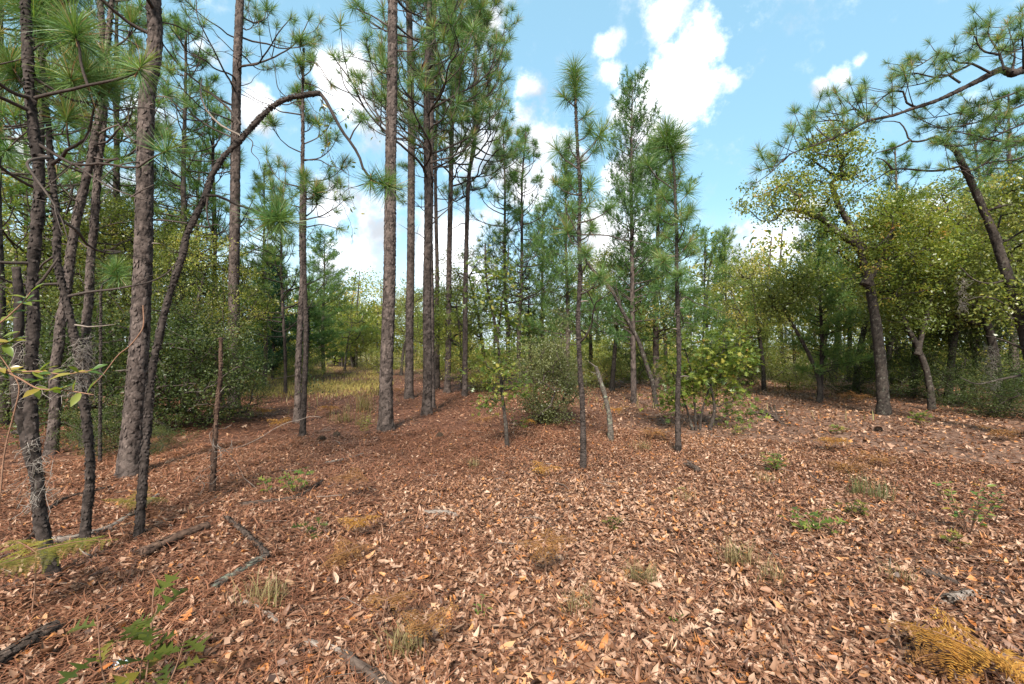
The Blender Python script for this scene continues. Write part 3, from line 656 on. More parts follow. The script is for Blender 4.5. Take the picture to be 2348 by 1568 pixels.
pine('thin dark pine with wispy moss, second from the left edge',
    [(194, 1238), (199, 1174), (206, 1106), (206, 1039), (198, 962), (188, 895), (183, 828), (171, 777), (161, 727), (144, 660), (131, 593), (131, 526), (127, 470), (116, 369), (111, 285), (104, 240)],
    3.8, 0.033, 0.019, extend=1.0, crown=(3.1, 4.6), nbr=5, blen=.8, nlen=.32, bark='young_bark', cell=(.026, .04), amp=.006, res=(.011, .014), lump=.12, bare=6, bz=(2.0, 3.8), flare=.15, tufts=HERO,
    explicit=[dict(p=[(172, 745), (195, 749), (225, 748), (262, 744)], r=.008, r1=.003, tip=False, bark='grey_wood'),
              dict(p=[(120, 300), (90, 290), (55, 305), (20, 340)], r=.008, r1=.005, L=.3)])
pine('grey-barked crooked pine between the two dark front stems on the left',
    [(117, 1040), (122, 990), (127, 928), (124, 861), (134, 794), (139, 740), (154, 660), (161, 593), (171, 526), (191, 436), (208, 369), (218, 312), (232, 240)],
    7.0, 0.068, 0.045, extend=2.5, crown=(3.9, 7.0), nbr=8, blen=1.2, nlen=.34, bark='pine_bark', cell=(.04, .06), amp=.008, bare=9, bz=(2.5, 6.5), tufts=TUFT_MID,
    explicit=[dict(p=[(218, 312), (235, 302), (255, 292), (276, 285)], r=.02, r1=.01, L=.3), dict(p=[(212, 360), (240, 366), (275, 365)], r=.016, r1=.008, L=.3)])
pine('straight grey pine just right of the mossy thin pine',
    [(196, 1020), (198, 900), (198, 747), (203, 694), (208, 593), (215, 526), (221, 436), (228, 352), (235, 302), (240, 200), (236, 100), (230, 0)],
    7.4, 0.064, 0.038, extend=2.0, crown=(4.4, 8.6), nbr=10, blen=1.3, nlen=.34, cell=(.04, .06), amp=.008, bare=9, bz=(2.5, 7), tufts=TUFT_MID,
    explicit=[dict(p=[(205, 570), (190, 560), (170, 540), (150, 505)], r=.014, r1=.006, tip=False)])
pine('stout scaly pine trunk on the left with a slanting vine across it',
    [(297, 1090), (300, 1020), (302, 995), (312, 895), (319, 794), (322, 727), (327, 627), (330, 526), (332, 402), (335, 268), (340, 201), (352, 134), (356, 67), (352, 0)],
    5.75, 0.108, 0.072, extend=3.5, crown=(4.9, 9.0), nbr=10, blen=1.6, nlen=.36, cell=(.036, .11), amp=.012, res=(.010, .016), stubs=6, bare=7, bz=(3.0, 6), tufts=TUFT_MID)
pine('dark pine bent over in a broken arch across the left of the clearing',
    [(317, 1228), (322, 1174), (327, 1106), (332, 1039), (336, 1000), (340, 945), (349, 845), (364, 777), (379, 710), (399, 643), (416, 593), (428, 540), (446, 500), (469, 453), (486, 402), (513, 359), (550, 322), (587, 280), (620, 248), (654, 228), (698, 218), (735, 213)],
    3.9, 0.032, 0.021, d1=4.3, bark='young_bark', cell=(.028, .04), amp=.007, res=(.011, .013), lump=.14, flare=.15, tufts=HERO,
    explicit=[dict(p=[(733, 212), (742, 224), (755, 245), (775, 285), (802, 325), (822, 355), (835, 392), (862, 419), (880, 424)], r=.017, r1=.010, d=4.3, L=.27, t=[(872, 421, 10, -6), (850, 405, 0, 14)]),
              dict(p=[(472, 448), (503, 450), (536, 466), (587, 483), (615, 492), (634, 494)], r=.013, r1=.008, d=4.0, L=.34, t=[(634, 494, 6, 14), (622, 492, -6, 16)], lift=-.03),
              dict(p=[(476, 452), (474, 490), (484, 530)], r=.010, r1=.005, d=4.0, tip=False),
              dict(p=[(550, 310), (503, 285), (469, 245), (459, 208), (463, 181)], r=.010, r1=.005, d=4.1, tip=False, bark='grey_wood'),
              dict(p=[(552, 285), (525, 250), (503, 231), (480, 212), (463, 205)], r=.011, r1=.006, d=4.1, tip=False),
              dict(p=[(800, 324), (812, 298), (826, 280)], r=.008, r1=.005, d=4.3, L=.2)])
pine('tall straight pine standing behind the dark rounded thicket',
    [(536, 940), (536, 811), (536, 660), (538, 526), (540, 335), (543, 168), (550, 0)],
    12.2, 0.14, 0.095, extend=4.0, crown=(7.2, 14.2), nbr=25, blen=2.3, nlen=.38, cell=(.06, .11), amp=.012, res=(.02, .03), bare=10, bz=(5, 11), tufts=TUFT_MID)
pine('snapped brown dead stem standing alone left of the clearing', [(486, 1133), (489, 1080), (490, 1052), (496, 962), (500, 912), (505, 861), (506, 774)],
    5.0, 0.028, 0.017, bark='dead_wood', cell=(.02, .09), amp=.006, res=(.010, .016), lump=.15, name='dead_snag', cat='dead tree', flare=.1,
    explicit=[dict(p=[(500, 905), (512, 893), (516, 886)], r=.006, r1=.002, tip=False, bark='grey_wood')])
pine('slim pine of the touching pair, the one with the snapped bare top',
    [(681, 969), (683, 895), (684, 828), (689, 727), (692, 660), (693, 627), (691, 526), (694, 335), (694, 201), (696, 111)],
    9.9, 0.070, 0.018, crown=(4.2, 8.0), nbr=15, blen=1.05, nlen=.31, cell=(.045, .07), amp=.009, bare=9, bz=(3.5, 7.8), tufts=TUFT_MID, stubs=4,
    explicit=[dict(p=[(696, 140), (712, 142), (730, 150), (745, 172), (755, 188)], r=.016, r1=.008), dict(p=[(695, 190), (720, 196), (740, 208), (764, 220)], r=.014, r1=.006, tip=False),
              dict(p=[(692, 524), (715, 518), (740, 515), (770, 523)], r=.016, r1=.008, L=.34), dict(p=[(694, 410), (715, 424), (730, 432)], r=.012, r1=.007)])
pine('thinner pine of the touching pair, leaning against its neighbour',
    [(693, 1004), (696, 928), (699, 861), (701, 794), (701, 727), (698, 643), (697, 560), (699, 430)],
    8.2, 0.048, 0.028, crown=(3.6, 4.6), nbr=4, blen=.6, nlen=.28, bark='young_bark', cell=(.035, .05), amp=.007, tufts=TUFT_MID, top_tuft=True)
pine('tall bare scaly pine trunk at the near edge of the centre group',
    [(884, 989), (885, 920), (885, 861), (890, 727), (893, 627), (894, 526), (896, 335), (899, 201), (900, 67), (900, 0)],
    8.83, 0.125, 0.085, extend=5.5, crown=(8.0, 13.5), nbr=16, blen=2.0, nlen=.32, cell=(.040, .13), amp=.013, res=(.012, .018), bare=5, bz=(5, 8), tufts=TUFT_MID, stubs=3,
    explicit=[dict(p=[(890, 270), (872, 268), (845, 240), (830, 222), (822, 205)], r=.012, r1=.007, tufts=TUFT_MID), dict(p=[(905, 115), (940, 118), (960, 110)], r=.016, r1=.008),
              dict(p=[(890, 60), (850, 35), (815, 20)], r=.018, r1=.009, t=[(835, 28, -5, -8), (850, 38, -6, 8)]), dict(p=[(893, 300), (920, 300), (950, 312), (975, 350)], r=.010, r1=.005, tip=False)])
pine('tall smooth pine right behind the nearest scaly trunk of the centre group',
    [(937, 913), (938, 861), (939, 727), (941, 627), (942, 526), (943, 335), (941, 168), (937, 0)],
    14.8, 0.135, 0.095, extend=3.5, crown=(7.6, 15.5), nbr=27, blen=2.0, nlen=.38, cell=(.06, .10), amp=.010, res=(.022, .03), tufts=TUFT_MID)
pine('scaly pine in the middle of the centre group, its trunk pale at the base',
    [(978, 952), (980, 861), (979, 727), (979, 627), (981, 526), (980, 419), (978, 300), (979, 168), (983, 34), (984, 0)],
    11.0, 0.110, 0.055, extend=3.5, crown=(5.6, 12.8), nbr=39, blen=2.3, nlen=.38, cell=(.05, .09), amp=.011, res=(.015, .022), bare=8, bz=(4, 9), tufts=TUFT_MID, nsub=4)
pine('narrow pine pressed close behind the middle trunk of the centre group',
    [(991, 937), (990, 861), (989, 727), (987, 600), (986, 526), (988, 419), (990, 201), (996, 0)],
    12.3, 0.075, 0.055, extend=3.0, crown=(6.0, 13.0), nbr=25, blen=2.0, nlen=.38, cell=(.05, .08), amp=.009, res=(.02, .03), tufts=TUFT_MID)
pine('slim shaded pine half hidden right of the middle trunks',
    [(1003, 892), (1002, 760), (1002, 627), (1000, 526), (998, 380), (1002, 240)],
    18.0, 0.095, 0.05, extend=2.0, crown=(6.5, 12.5), nbr=18, blen=1.6, nlen=.38, cell=(.06, .10), amp=.009, res=(.03, .04), tufts=TUFT_MID)
pine('tall pine with a spreading crown right of the middle trunks',
    [(1025, 901), (1027, 828), (1028, 760), (1029, 627), (1031, 526), (1035, 335), (1038, 168), (1038, 34)],
    16.5, 0.110, 0.06, extend=2.5, crown=(7.4, 15.5), nbr=46, blen=2.6, nlen=.38, cell=(.06, .10), amp=.010, res=(.025, .035), tufts=TUFT_MID, nsub=4)
pine('pine with a crooked upper trunk at the right of the centre group',
    [(1065, 912), (1066, 794), (1067, 660), (1070, 526), (1075, 402), (1087, 335), (1088, 235), (1090, 140)],
    15.2, 0.090, 0.045, extend=2.0, crown=(6.6, 13.0), nbr=39, blen=2.3, nlen=.38, cell=(.05, .09), amp=.009, res=(.022, .032), bare=9, bz=(4.5, 10), tufts=TUFT_MID, nsub=4)
# the two saplings in the clearing
pine('young pine sapling with a tall feathery top, nearest in the clearing',
    [(1336, 1077), (1337, 1049), (1335, 928), (1330, 861), (1327, 794), (1325, 727), (1330, 627), (1327, 526), (1330, 436), (1325, 362), (1322, 302), (1319, 235), (1316, 172)],
    6.0, 0.036, 0.014, bark='young_bark', cell=(.026, .035), amp=.006, res=(.010, .012), lump=.12, flare=.2, tufts=HERO, name='pine_sapling', crown=(2.3, 4.4), nbr=9, blen=.42, nsub=0, nlen=.25, stubs=5, bare=4, bz=(1.6, 3.2),
    explicit=[dict(p=[(1318, 200), (1317, 185), (1316, 168)], r=.012, r1=.010, L=.36, t=[(1316, 178, 1, -10), (1318, 195, -1, -10), (1319, 212, 1, -10), (1320, 228, 0, -10)]),
              dict(p=[(1320, 248), (1310, 240), (1300, 229)], r=.010, r1=.007, L=0.35), dict(p=[(1321, 280), (1328, 279), (1336, 271)], r=.009, r1=.007, L=0.33),
              dict(p=[(1325, 388), (1310, 376), (1294, 366), (1285, 354)], r=.011, r1=.007, L=0.36), dict(p=[(1326, 366), (1340, 352), (1355, 338), (1368, 320)], r=.011, r1=.007, L=0.38),
              dict(p=[(1327, 372), (1342, 368), (1356, 352)], r=.009, r1=.006, L=0.30), dict(p=[(1329, 450), (1318, 440), (1307, 424)], r=.009, r1=.006, L=0.28),
              dict(p=[(1330, 466), (1340, 455), (1347, 438)], r=.009, r1=.006, L=0.33), dict(p=[(1328, 562), (1314, 562), (1305, 548), (1302, 536)], r=.009, r1=.006, L=0.34),
              dict(p=[(1327, 620), (1318, 612), (1312, 600)], r=.008, r1=.005, L=.26), dict(p=[(1329, 500), (1338, 492), (1344, 480)], r=.008, r1=.005, L=.30), dict(p=[(1328, 505), (1318, 496), (1312, 484)], r=.008, r1=.005, L=.30), dict(p=[(1330, 562), (1344, 558), (1352, 530)], r=.008, r1=.005, L=0.31)])
pine('young pine sapling right of centre with a bushy tilted top',
    [(1555, 1037), (1553, 928), (1556, 828), (1554, 727), (1551, 627), (1551, 526), (1548, 469), (1546, 402), (1541, 355), (1534, 322)],
    7.1, 0.040, 0.015, bark='young_bark', cell=(.026, .035), amp=.006, res=(.010, .012), lump=.12, flare=.2, tufts=HERO, name='pine_sapling', crown=(2.2, 4.3), nbr=9, blen=.45, nsub=0, nlen=.27, stubs=4, bare=4, bz=(1.6, 3.2),
    explicit=[dict(p=[(1537, 336), (1534, 320), (1531, 302)], r=.012, r1=.010, L=.46, t=[(1533, 315, -8, -10), (1536, 330, 6, -10), (1538, 345, -6, -10), (1541, 362, 4, -10), (1535, 325, -14, -6), (1538, 345, 14, -8)]),
              dict(p=[(1543, 434), (1525, 420), (1505, 406), (1490, 384)], r=.011, r1=.007, L=0.33), dict(p=[(1548, 440), (1552, 425), (1556, 408)], r=.009, r1=.007, L=0.35),
              dict(p=[(1549, 520), (1552, 508), (1557, 494)], r=.009, r1=.007, L=0.40), dict(p=[(1550, 524), (1544, 512), (1538, 500)], r=.008, r1=.006, L=0.33),
              dict(p=[(1550, 642), (1535, 628), (1522, 612), (1516, 598)], r=.010, r1=.006, L=0.34), dict(p=[(1551, 560), (1542, 552), (1532, 546)], r=.008, r1=.006, L=0.30),
              dict(p=[(1547, 470), (1560, 462), (1572, 448)], r=.009, r1=.006, L=.32), dict(p=[(1546, 480), (1534, 470), (1524, 456)], r=.009, r1=.006, L=.30), dict(p=[(1551, 590), (1562, 580), (1572, 566)], r=.008, r1=.006, L=.3), dict(p=[(1551, 650), (1560, 642), (1567, 625)], r=.008, r1=.006, L=0.30)])
pine('young pine with a bent stem and one brush of needles before the thicket', [(229, 1060), (230, 900), (231, 740), (231, 677), (235, 653), (246, 643), (260, 630)],
    6.4, 0.018, 0.013, bark='young_bark', cell=(.03, .04), amp=.004, tufts=HERO, name='pine_sapling',
    explicit=[dict(p=[(246, 643), (256, 634), (262, 622)], r=.013, r1=.012, L=.30, t=[(261, 628, -6, -8), (262, 632, 8, 2)])])

# ------------------------------------------------------------------ dead and leaning trunks, oaks in front
pine('short leaning snag covered in grey-green lichen in the clearing', [(1400, 1007), (1398, 970), (1395, 945), (1385, 902), (1374, 866), (1366, 840)],
    8.0, 0.044, 0.030, bark='lichen_wood', cell=(.03, .06), amp=.007, res=(.010, .014), lump=.14, name='dead_snag', cat='dead tree', flare=.15,
    explicit=[dict(p=[(1367, 842), (1358, 834), (1350, 829)], r=.012, r1=.005, tip=False, bark='grey_wood'), dict(p=[(1372, 858), (1362, 856), (1352, 852)], r=.008, r1=.003, tip=False, bark='grey_wood')])
pine('long bare pale trunk leaning far over to the left behind the snag', [(1504, 938), (1496, 878), (1482, 838), (1466, 788), (1449, 754), (1425, 710), (1409, 677), (1389, 650), (1368, 630), (1342, 596), (1334, 580)],
    12.3, 0.062, 0.030, bark='oak_bark', cell=(.05, .10), amp=.008, res=(.016, .024), lump=.08, name='leaning_oak', cat='oak tree', flare=.2,
    explicit=[dict(p=[(1389, 650), (1375, 655), (1355, 652), (1335, 660)], r=.02, r1=.006, tip=False), dict(p=[(1425, 710), (1420, 685), (1412, 660), (1415, 640)], r=.02, r1=.006, tip=False)])

def oak_on(label, stems, d, r0, r1, ell, nclump, nleaf, L, W, matl, name='oak', cat='oak tree', group=None, bark='oak_bark', sig=.26, tip=.007, fork=.35, r0c=.45, leafobj=None, nobj=300, dd=0.0, cell=(.04, .07), dead=(), res=(.016, .024), lump=.06, amp=.009):
    """an oak whose stems are traced and whose crown fills the given ellipses (pixels) at its distance"""
    P, base = px_path(stems[0], d); t = thing(name, label, cat, base, group); roots = []
    for k, s in enumerate(stems):
        P = px_path(s, d)[0] if k == 0 or len(s[0]) == 2 and s[0][1] > 850 else np.array([at(x, y, d) for x, y in s])
        rr = (r0 if k == 0 else r0 * .7, r1 if k == 0 else r1 * .8)
        mb = MB(); bark_tube(mb, sunk(P), np.interp(np.linspace(0, 1, len(P) + 1), (0, 1), rr), cell, amp, res, .25, lump); mb.build('trunk' if k == 0 else 'stem', M[bark], t)
        Q, _, _ = smooth_path(P, np.ones(len(P)), .15); roots += [q for q in Q[int(len(Q) * fork):]]
    cl = []
    tot = sum(e[2] * e[3] for e in ell)
    for (ex, ey, rx, ry) in ell:
        c = at(ex, ey, d + dd); k = max(3, int(nclump * rx * ry / tot)); s = d / F
        cl.append(ellipsoid_clumps(k, c, (rx * s, rx * s * .85, ry * s), .25))
    cl = np.vstack(cl); cl[:, 2] = np.maximum(cl[:, 2], .12)
    limbs = {}
    for (Pb, Rb), k in zip(*colonise(roots, cl, r1 * .8, tip, want_root=True)): tube(limbs.setdefault(k, MB()), Pb, Rb, 5, c=.7)
    for mb in limbs.values(): mb.build('branch', M[bark], t)
    for p in dead:
        mb = MB(); BP = np.array([at(x, y, d) for x, y in p]); tube(mb, smooth_path(BP, np.linspace(.022, .006, len(BP)), .1)[0], np.linspace(.022, .006, len(smooth_path(BP, np.ones(len(BP)), .1)[0])), 6, c=.7); mb.build('dead_limb', M[bark], t)
    if leafobj is None:
        mb = MB(); leaf_cloud(mb, cl, np.array((sig, sig, sig * .65)), nleaf, L, W, r0=r0c)
        mb.build('crown', M[matl], t)
    else:
        N = len(cl) * nleaf; p = (cl[:, None] + np.clip(rng.normal(size=(len(cl), nleaf, 3)), -1.8, 1.8) * np.array((sig, sig, sig * .7))).reshape(-1, 3)
        p = p[p[:, 2] > .08]; N = len(p)
        Y = nrm(rng.normal(size=(N, 3)) * np.array((1, 1, .55)) - np.array((0, 0, .25))); Z = nrm(np.array((0, 0, 1.0)) + rng.normal(0, .55, (N, 3)))
        sc = L * rng.uniform(.6, 1.2, N); near = np.argsort(p[:, 1])
        for i in near[:nobj]: inst('leaf', leafobj[rng.integers(len(leafobj))], t, p[i] - base, basis_q(Y[i], Z[i]), float(sc[i]))
        r = near[nobj:]
        if len(r):
            X = nrm(np.cross(Y, Z)); Zr = np.cross(X, Y); mb = MB()
            scatter(mb, TURKEY, p[r], X[r], Y[r], Zr[r], sc[r], np.clip(rng.normal(.36, .24, len(r)), 0, 1))
            o = mb.build('foliage', M[matl], t); o['kind'] = 'stuff'
    return t
oak_on('small slender oak with lichen-spotted trunk and drooping yellow-green leaves at centre',
    [[(1162, 1031), (1160, 985), (1156, 945), (1150, 895), (1145, 828), (1139, 761), (1127, 710), (1115, 643), (1112, 560)], [(1139, 765), (1146, 730), (1150, 690), (1160, 640), (1166, 570)]],
    7.3, .033, .012, [(1125, 640, 55, 95), (1165, 700, 48, 125), (1120, 830, 46, 90), (1178, 870, 36, 60), (1120, 930, 30, 30)], 130, 12, .105, .05, 'oak_yel', name='turkey_oak', leafobj=LEAF_YEL, sig=.11, tip=.0035, lump=.12, res=(.010, .014), cell=(.026, .04), amp=.005)
oak_on('bushy many-stemmed oak with big yellow-green lobed leaves right of centre',
    [[(1627, 991), (1637, 945), (1634, 910), (1620, 845), (1622, 790)], [(1595, 987), (1591, 910), (1586, 860), (1570, 800)], [(1604, 989), (1610, 940), (1630, 880), (1660, 820)], [(1588, 985), (1575, 940), (1560, 900), (1540, 850)]],
    8.9, .036, .014, [(1610, 810, 105, 65), (1560, 870, 65, 60), (1660, 870, 62, 70), (1690, 800, 40, 50), (1540, 920, 40, 30), (1700, 950, 38, 22)], 200, 14, .135, .06, 'oak_yel', name='turkey_oak', leafobj=LEAF_YEL, sig=.14, tip=.004, fork=.2, res=(.010, .016), cell=(.03, .05), amp=.005)
oak_on('large oak with a mottled lichen trunk and yellowing crown on the right',
    [[(2026, 953), (2023, 895), (2018, 828), (2008, 744), (2000, 694), (1991, 643), (1981, 610), (1971, 576), (1950, 520), (1921, 469), (1905, 420)], [(1990, 640), (2020, 590), (2045, 530), (2060, 470)], [(1965, 560), (1930, 540), (1880, 500), (1820, 480)]],
    11.0, .135, .05, [(1880, 400, 110, 90), (1800, 460, 110, 60), (1960, 520, 110, 70), (2060, 520, 110, 90), (1900, 330, 60, 45), (2040, 620, 110, 70), (2140, 560, 70, 80)], 330, 60, .085, .042, 'oak_yel', sig=.16, r0c=.48)
oak_on('dark leaning oak just right of the large mottled oak',
    [[(2136, 944), (2132, 895), (2122, 845), (2102, 794), (2082, 754), (2065, 714), (2050, 660)], [(2105, 800), (2120, 740), (2135, 680), (2150, 620)]],
    11.8, .085, .04, [(2090, 640, 100, 60), (2170, 610, 90, 80), (2060, 730, 70, 40)], 120, 90, .09, .042, 'oak_olive', sig=.25)
oak_on('small dark oak leaning left at the shaded right-hand thicket', [[(2213, 920), (2208, 895), (2196, 862), (2180, 820), (2175, 760)]], 14.0, .07, .03, [(2190, 740, 90, 70)], 80, 90, .09, .042, 'bush_dark', sig=.28)
oak_on('crooked dark oak with a kinked trunk in the right-hand thicket', [[(2231, 910), (2229, 861), (2236, 828), (2226, 777), (2224, 694), (2215, 620)]], 14.8, .075, .035, [(2220, 600, 110, 90), (2260, 700, 80, 60)], 130, 90, .09, .042, 'oak_olive', sig=.28)
oak_on('big dark trunk leaning in from the right edge with a bare broken top',
    [[(2432, 1010), (2382, 895), (2348, 761), (2327, 694), (2313, 643), (2296, 593), (2280, 543), (2273, 526), (2246, 463), (2223, 412), (2206, 376), (2189, 345), (2142, 314)]],
    8.2, .100, .036, [(2310, 700, 50, 60), (2330, 480, 70, 60)], 40, 70, .08, .04, 'oak_olive', sig=.22, fork=.05,
    dead=[[(2203, 380), (2170, 389), (2129, 392), (2085, 388), (2045, 389), (2011, 409), (1948, 449)], [(2142, 314), (2110, 324), (2085, 322), (2076, 300), (2060, 280), (2022, 278)], [(2330, 720), (2290, 690), (2250, 680), (2210, 690)], [(2340, 860), (2290, 870), (2240, 880), (2200, 865)], [(2310, 640), (2270, 650), (2230, 640), (2200, 610)], [(2345, 800), (2300, 780), (2260, 770)], [(2045, 389), (2030, 370), (2012, 362)], [(2085, 322), (2060, 335), (2030, 345), (2002, 352)]])
oak_on('oak stem forking left from the foot of the dark green pine', [[(1877, 922), (1877, 875), (1861, 828), (1834, 774), (1810, 734), (1796, 705)]], 13.5, .065, .035, [(1790, 680, 70, 60), (1840, 640, 50, 40)], 70, 90, .09, .042, 'oak_olive', sig=.28)

# ------------------------------------------------------------------ the pine limb reaching in from the right
P, base = px_path([(2440, 1030), (2425, 760), (2405, 500), (2392, 330), (2388, 180), (2380, 20), (2375, -150)], 7.6)
rp = thing('slash_pine', 'pine reaching in from beyond the right edge with a thick gnarled limb', 'pine tree', base)
mb = MB(); bark_tube(mb, sunk(P), np.array((.16, .16, .15, .14, .13, .12, .1, .07)), (.05, .09), .010, (.016, .024)); mb.build('trunk', M['pine_bark'], rp)
LIMB = [(2388, 150), (2347, 160), (2320, 168), (2296, 160), (2270, 170), (2246, 183), (2196, 208), (2146, 231), (2095, 248), (2045, 265), (1988, 278), (1944, 302), (1904, 319), (1861, 335), (1810, 355), (1767, 396)]
LB = np.array([at(x, y, 7.6 - 1.3 * i / 15) for i, (x, y) in enumerate(LIMB)])
mb = MB(); bark_tube(mb, LB, np.array((.085, .08, .075, .062, .058, .05, .040, .034, .029, .025, .021, .018, .014, .012, .010, .007)) * .78, (.03, .06), .007, (.012, .02), 0, .1); limb = mb.build('limb', M['young_bark'], rp)
SIDE = [[(2270, 168), (2225, 145), (2190, 143), (2178, 122), (2150, 124), (2110, 148), (2070, 168)], [(2225, 147), (2190, 165), (2150, 178), (2090, 167), (2045, 178)],
        [(2100, 246), (2076, 235), (2072, 212), (2045, 210), (2010, 235), (1990, 260)], [(1990, 276), (1960, 250), (1930, 262), (1900, 258)], [(1945, 302), (1935, 280), (1905, 276), (1850, 282)],
        [(2200, 190), (2165, 170), (2120, 190), (2070, 200)], [(2300, 160), (2290, 120), (2265, 80), (2272, 40)], [(2290, 125), (2250, 115), (2230, 70)], [(2320, 165), (2325, 120), (2310, 60)], [(2347, 158), (2345, 110), (2340, 60)],
        [(2388, 190), (2320, 215), (2250, 240), (2180, 262), (2120, 272)], [(2390, 220), (2310, 255), (2240, 280), (2160, 292), (2100, 270)], [(2390, 260), (2330, 290), (2260, 320), (2200, 335), (2150, 330)],
        [(2392, 300), (2330, 330), (2280, 345), (2220, 345)], [(2395, 340), (2330, 365), (2270, 372), (2220, 392), (2170, 385)], [(2385, 100), (2330, 115), (2290, 140)], [(2380, 60), (2340, 80), (2320, 110)], [(2394, 320), (2300, 325), (2230, 310), (2130, 290)]]
for si, s in enumerate(SIDE):
    dz = 6.9 if si < 10 else 7.6; n = len(s); k0 = rng.uniform(-.5, .5)
    BP = np.array([at(x, y, dz + (k0 * i / n)) for i, (x, y) in enumerate(s)]); Q, R_, q = smooth_path(BP, np.linspace(.018, .006, n), .06)
    limbs = [(BP, np.linspace(.018, .006, n))]; sh = [(BP[-1], BP[-1] - BP[-2] + np.array((0, 0, .05)))]
    for _ in range(int(q[-1] * 7) + 3):
        i = rng.integers(int(len(Q) * .25), len(Q)); e = Q[i] + rng.normal(0, .13, 3) + np.array((-.06, 0, .07)); limbs.append((np.array((Q[i], (Q[i] + e) / 2 + (0, 0, -.015), e)), np.array((.006, .005, .004)))); sh.append((e, e - Q[i] + np.array((-.05, 0, .08))))
    limb_obj(rp, limbs, sh, .19, TUFT_MID, M['young_bark'], 5)
mb_l = []; sh = []
for i in range(9, 16):
    for _ in range(4):
        a = LB[i] + (LB[min(15, i + 1)] - LB[i]) * rng.random(); e = a + rng.normal(0, .12, 3) + np.array((-.08, 0, .12)); mb_l.append((np.array((a, (a + e) / 2, e)), np.array((.006, .005, .004)))); sh.append((e, e - a + np.array((-.04, 0, .08))))
for (x, y) in [(1822, 262), (1853, 272), (1900, 222), (1950, 197), (1984, 194), (1870, 285), (1905, 252), (1945, 232), (1780, 372), (1765, 366), (2075, 172), (2045, 190)]:
    p = at(x, y, 6.6); i = int(np.argmin(np.linalg.norm(LB[6:] - p, axis=1) + .6 * np.maximum(0, p[0] - LB[6:, 0] + .25))) + 6
    mb_l.append((np.array((LB[i], LB[i] * .5 + p * .5 + (0, 0, -.05), p)), np.array((.008, .006, .004)))); sh.append((p, np.array((-.1, 0, .3))))
for l_, s_ in zip(mb_l, sh): limb_obj(rp, [l_], [s_], .20, TUFT_MID, M['young_bark'], 5, 'twig')

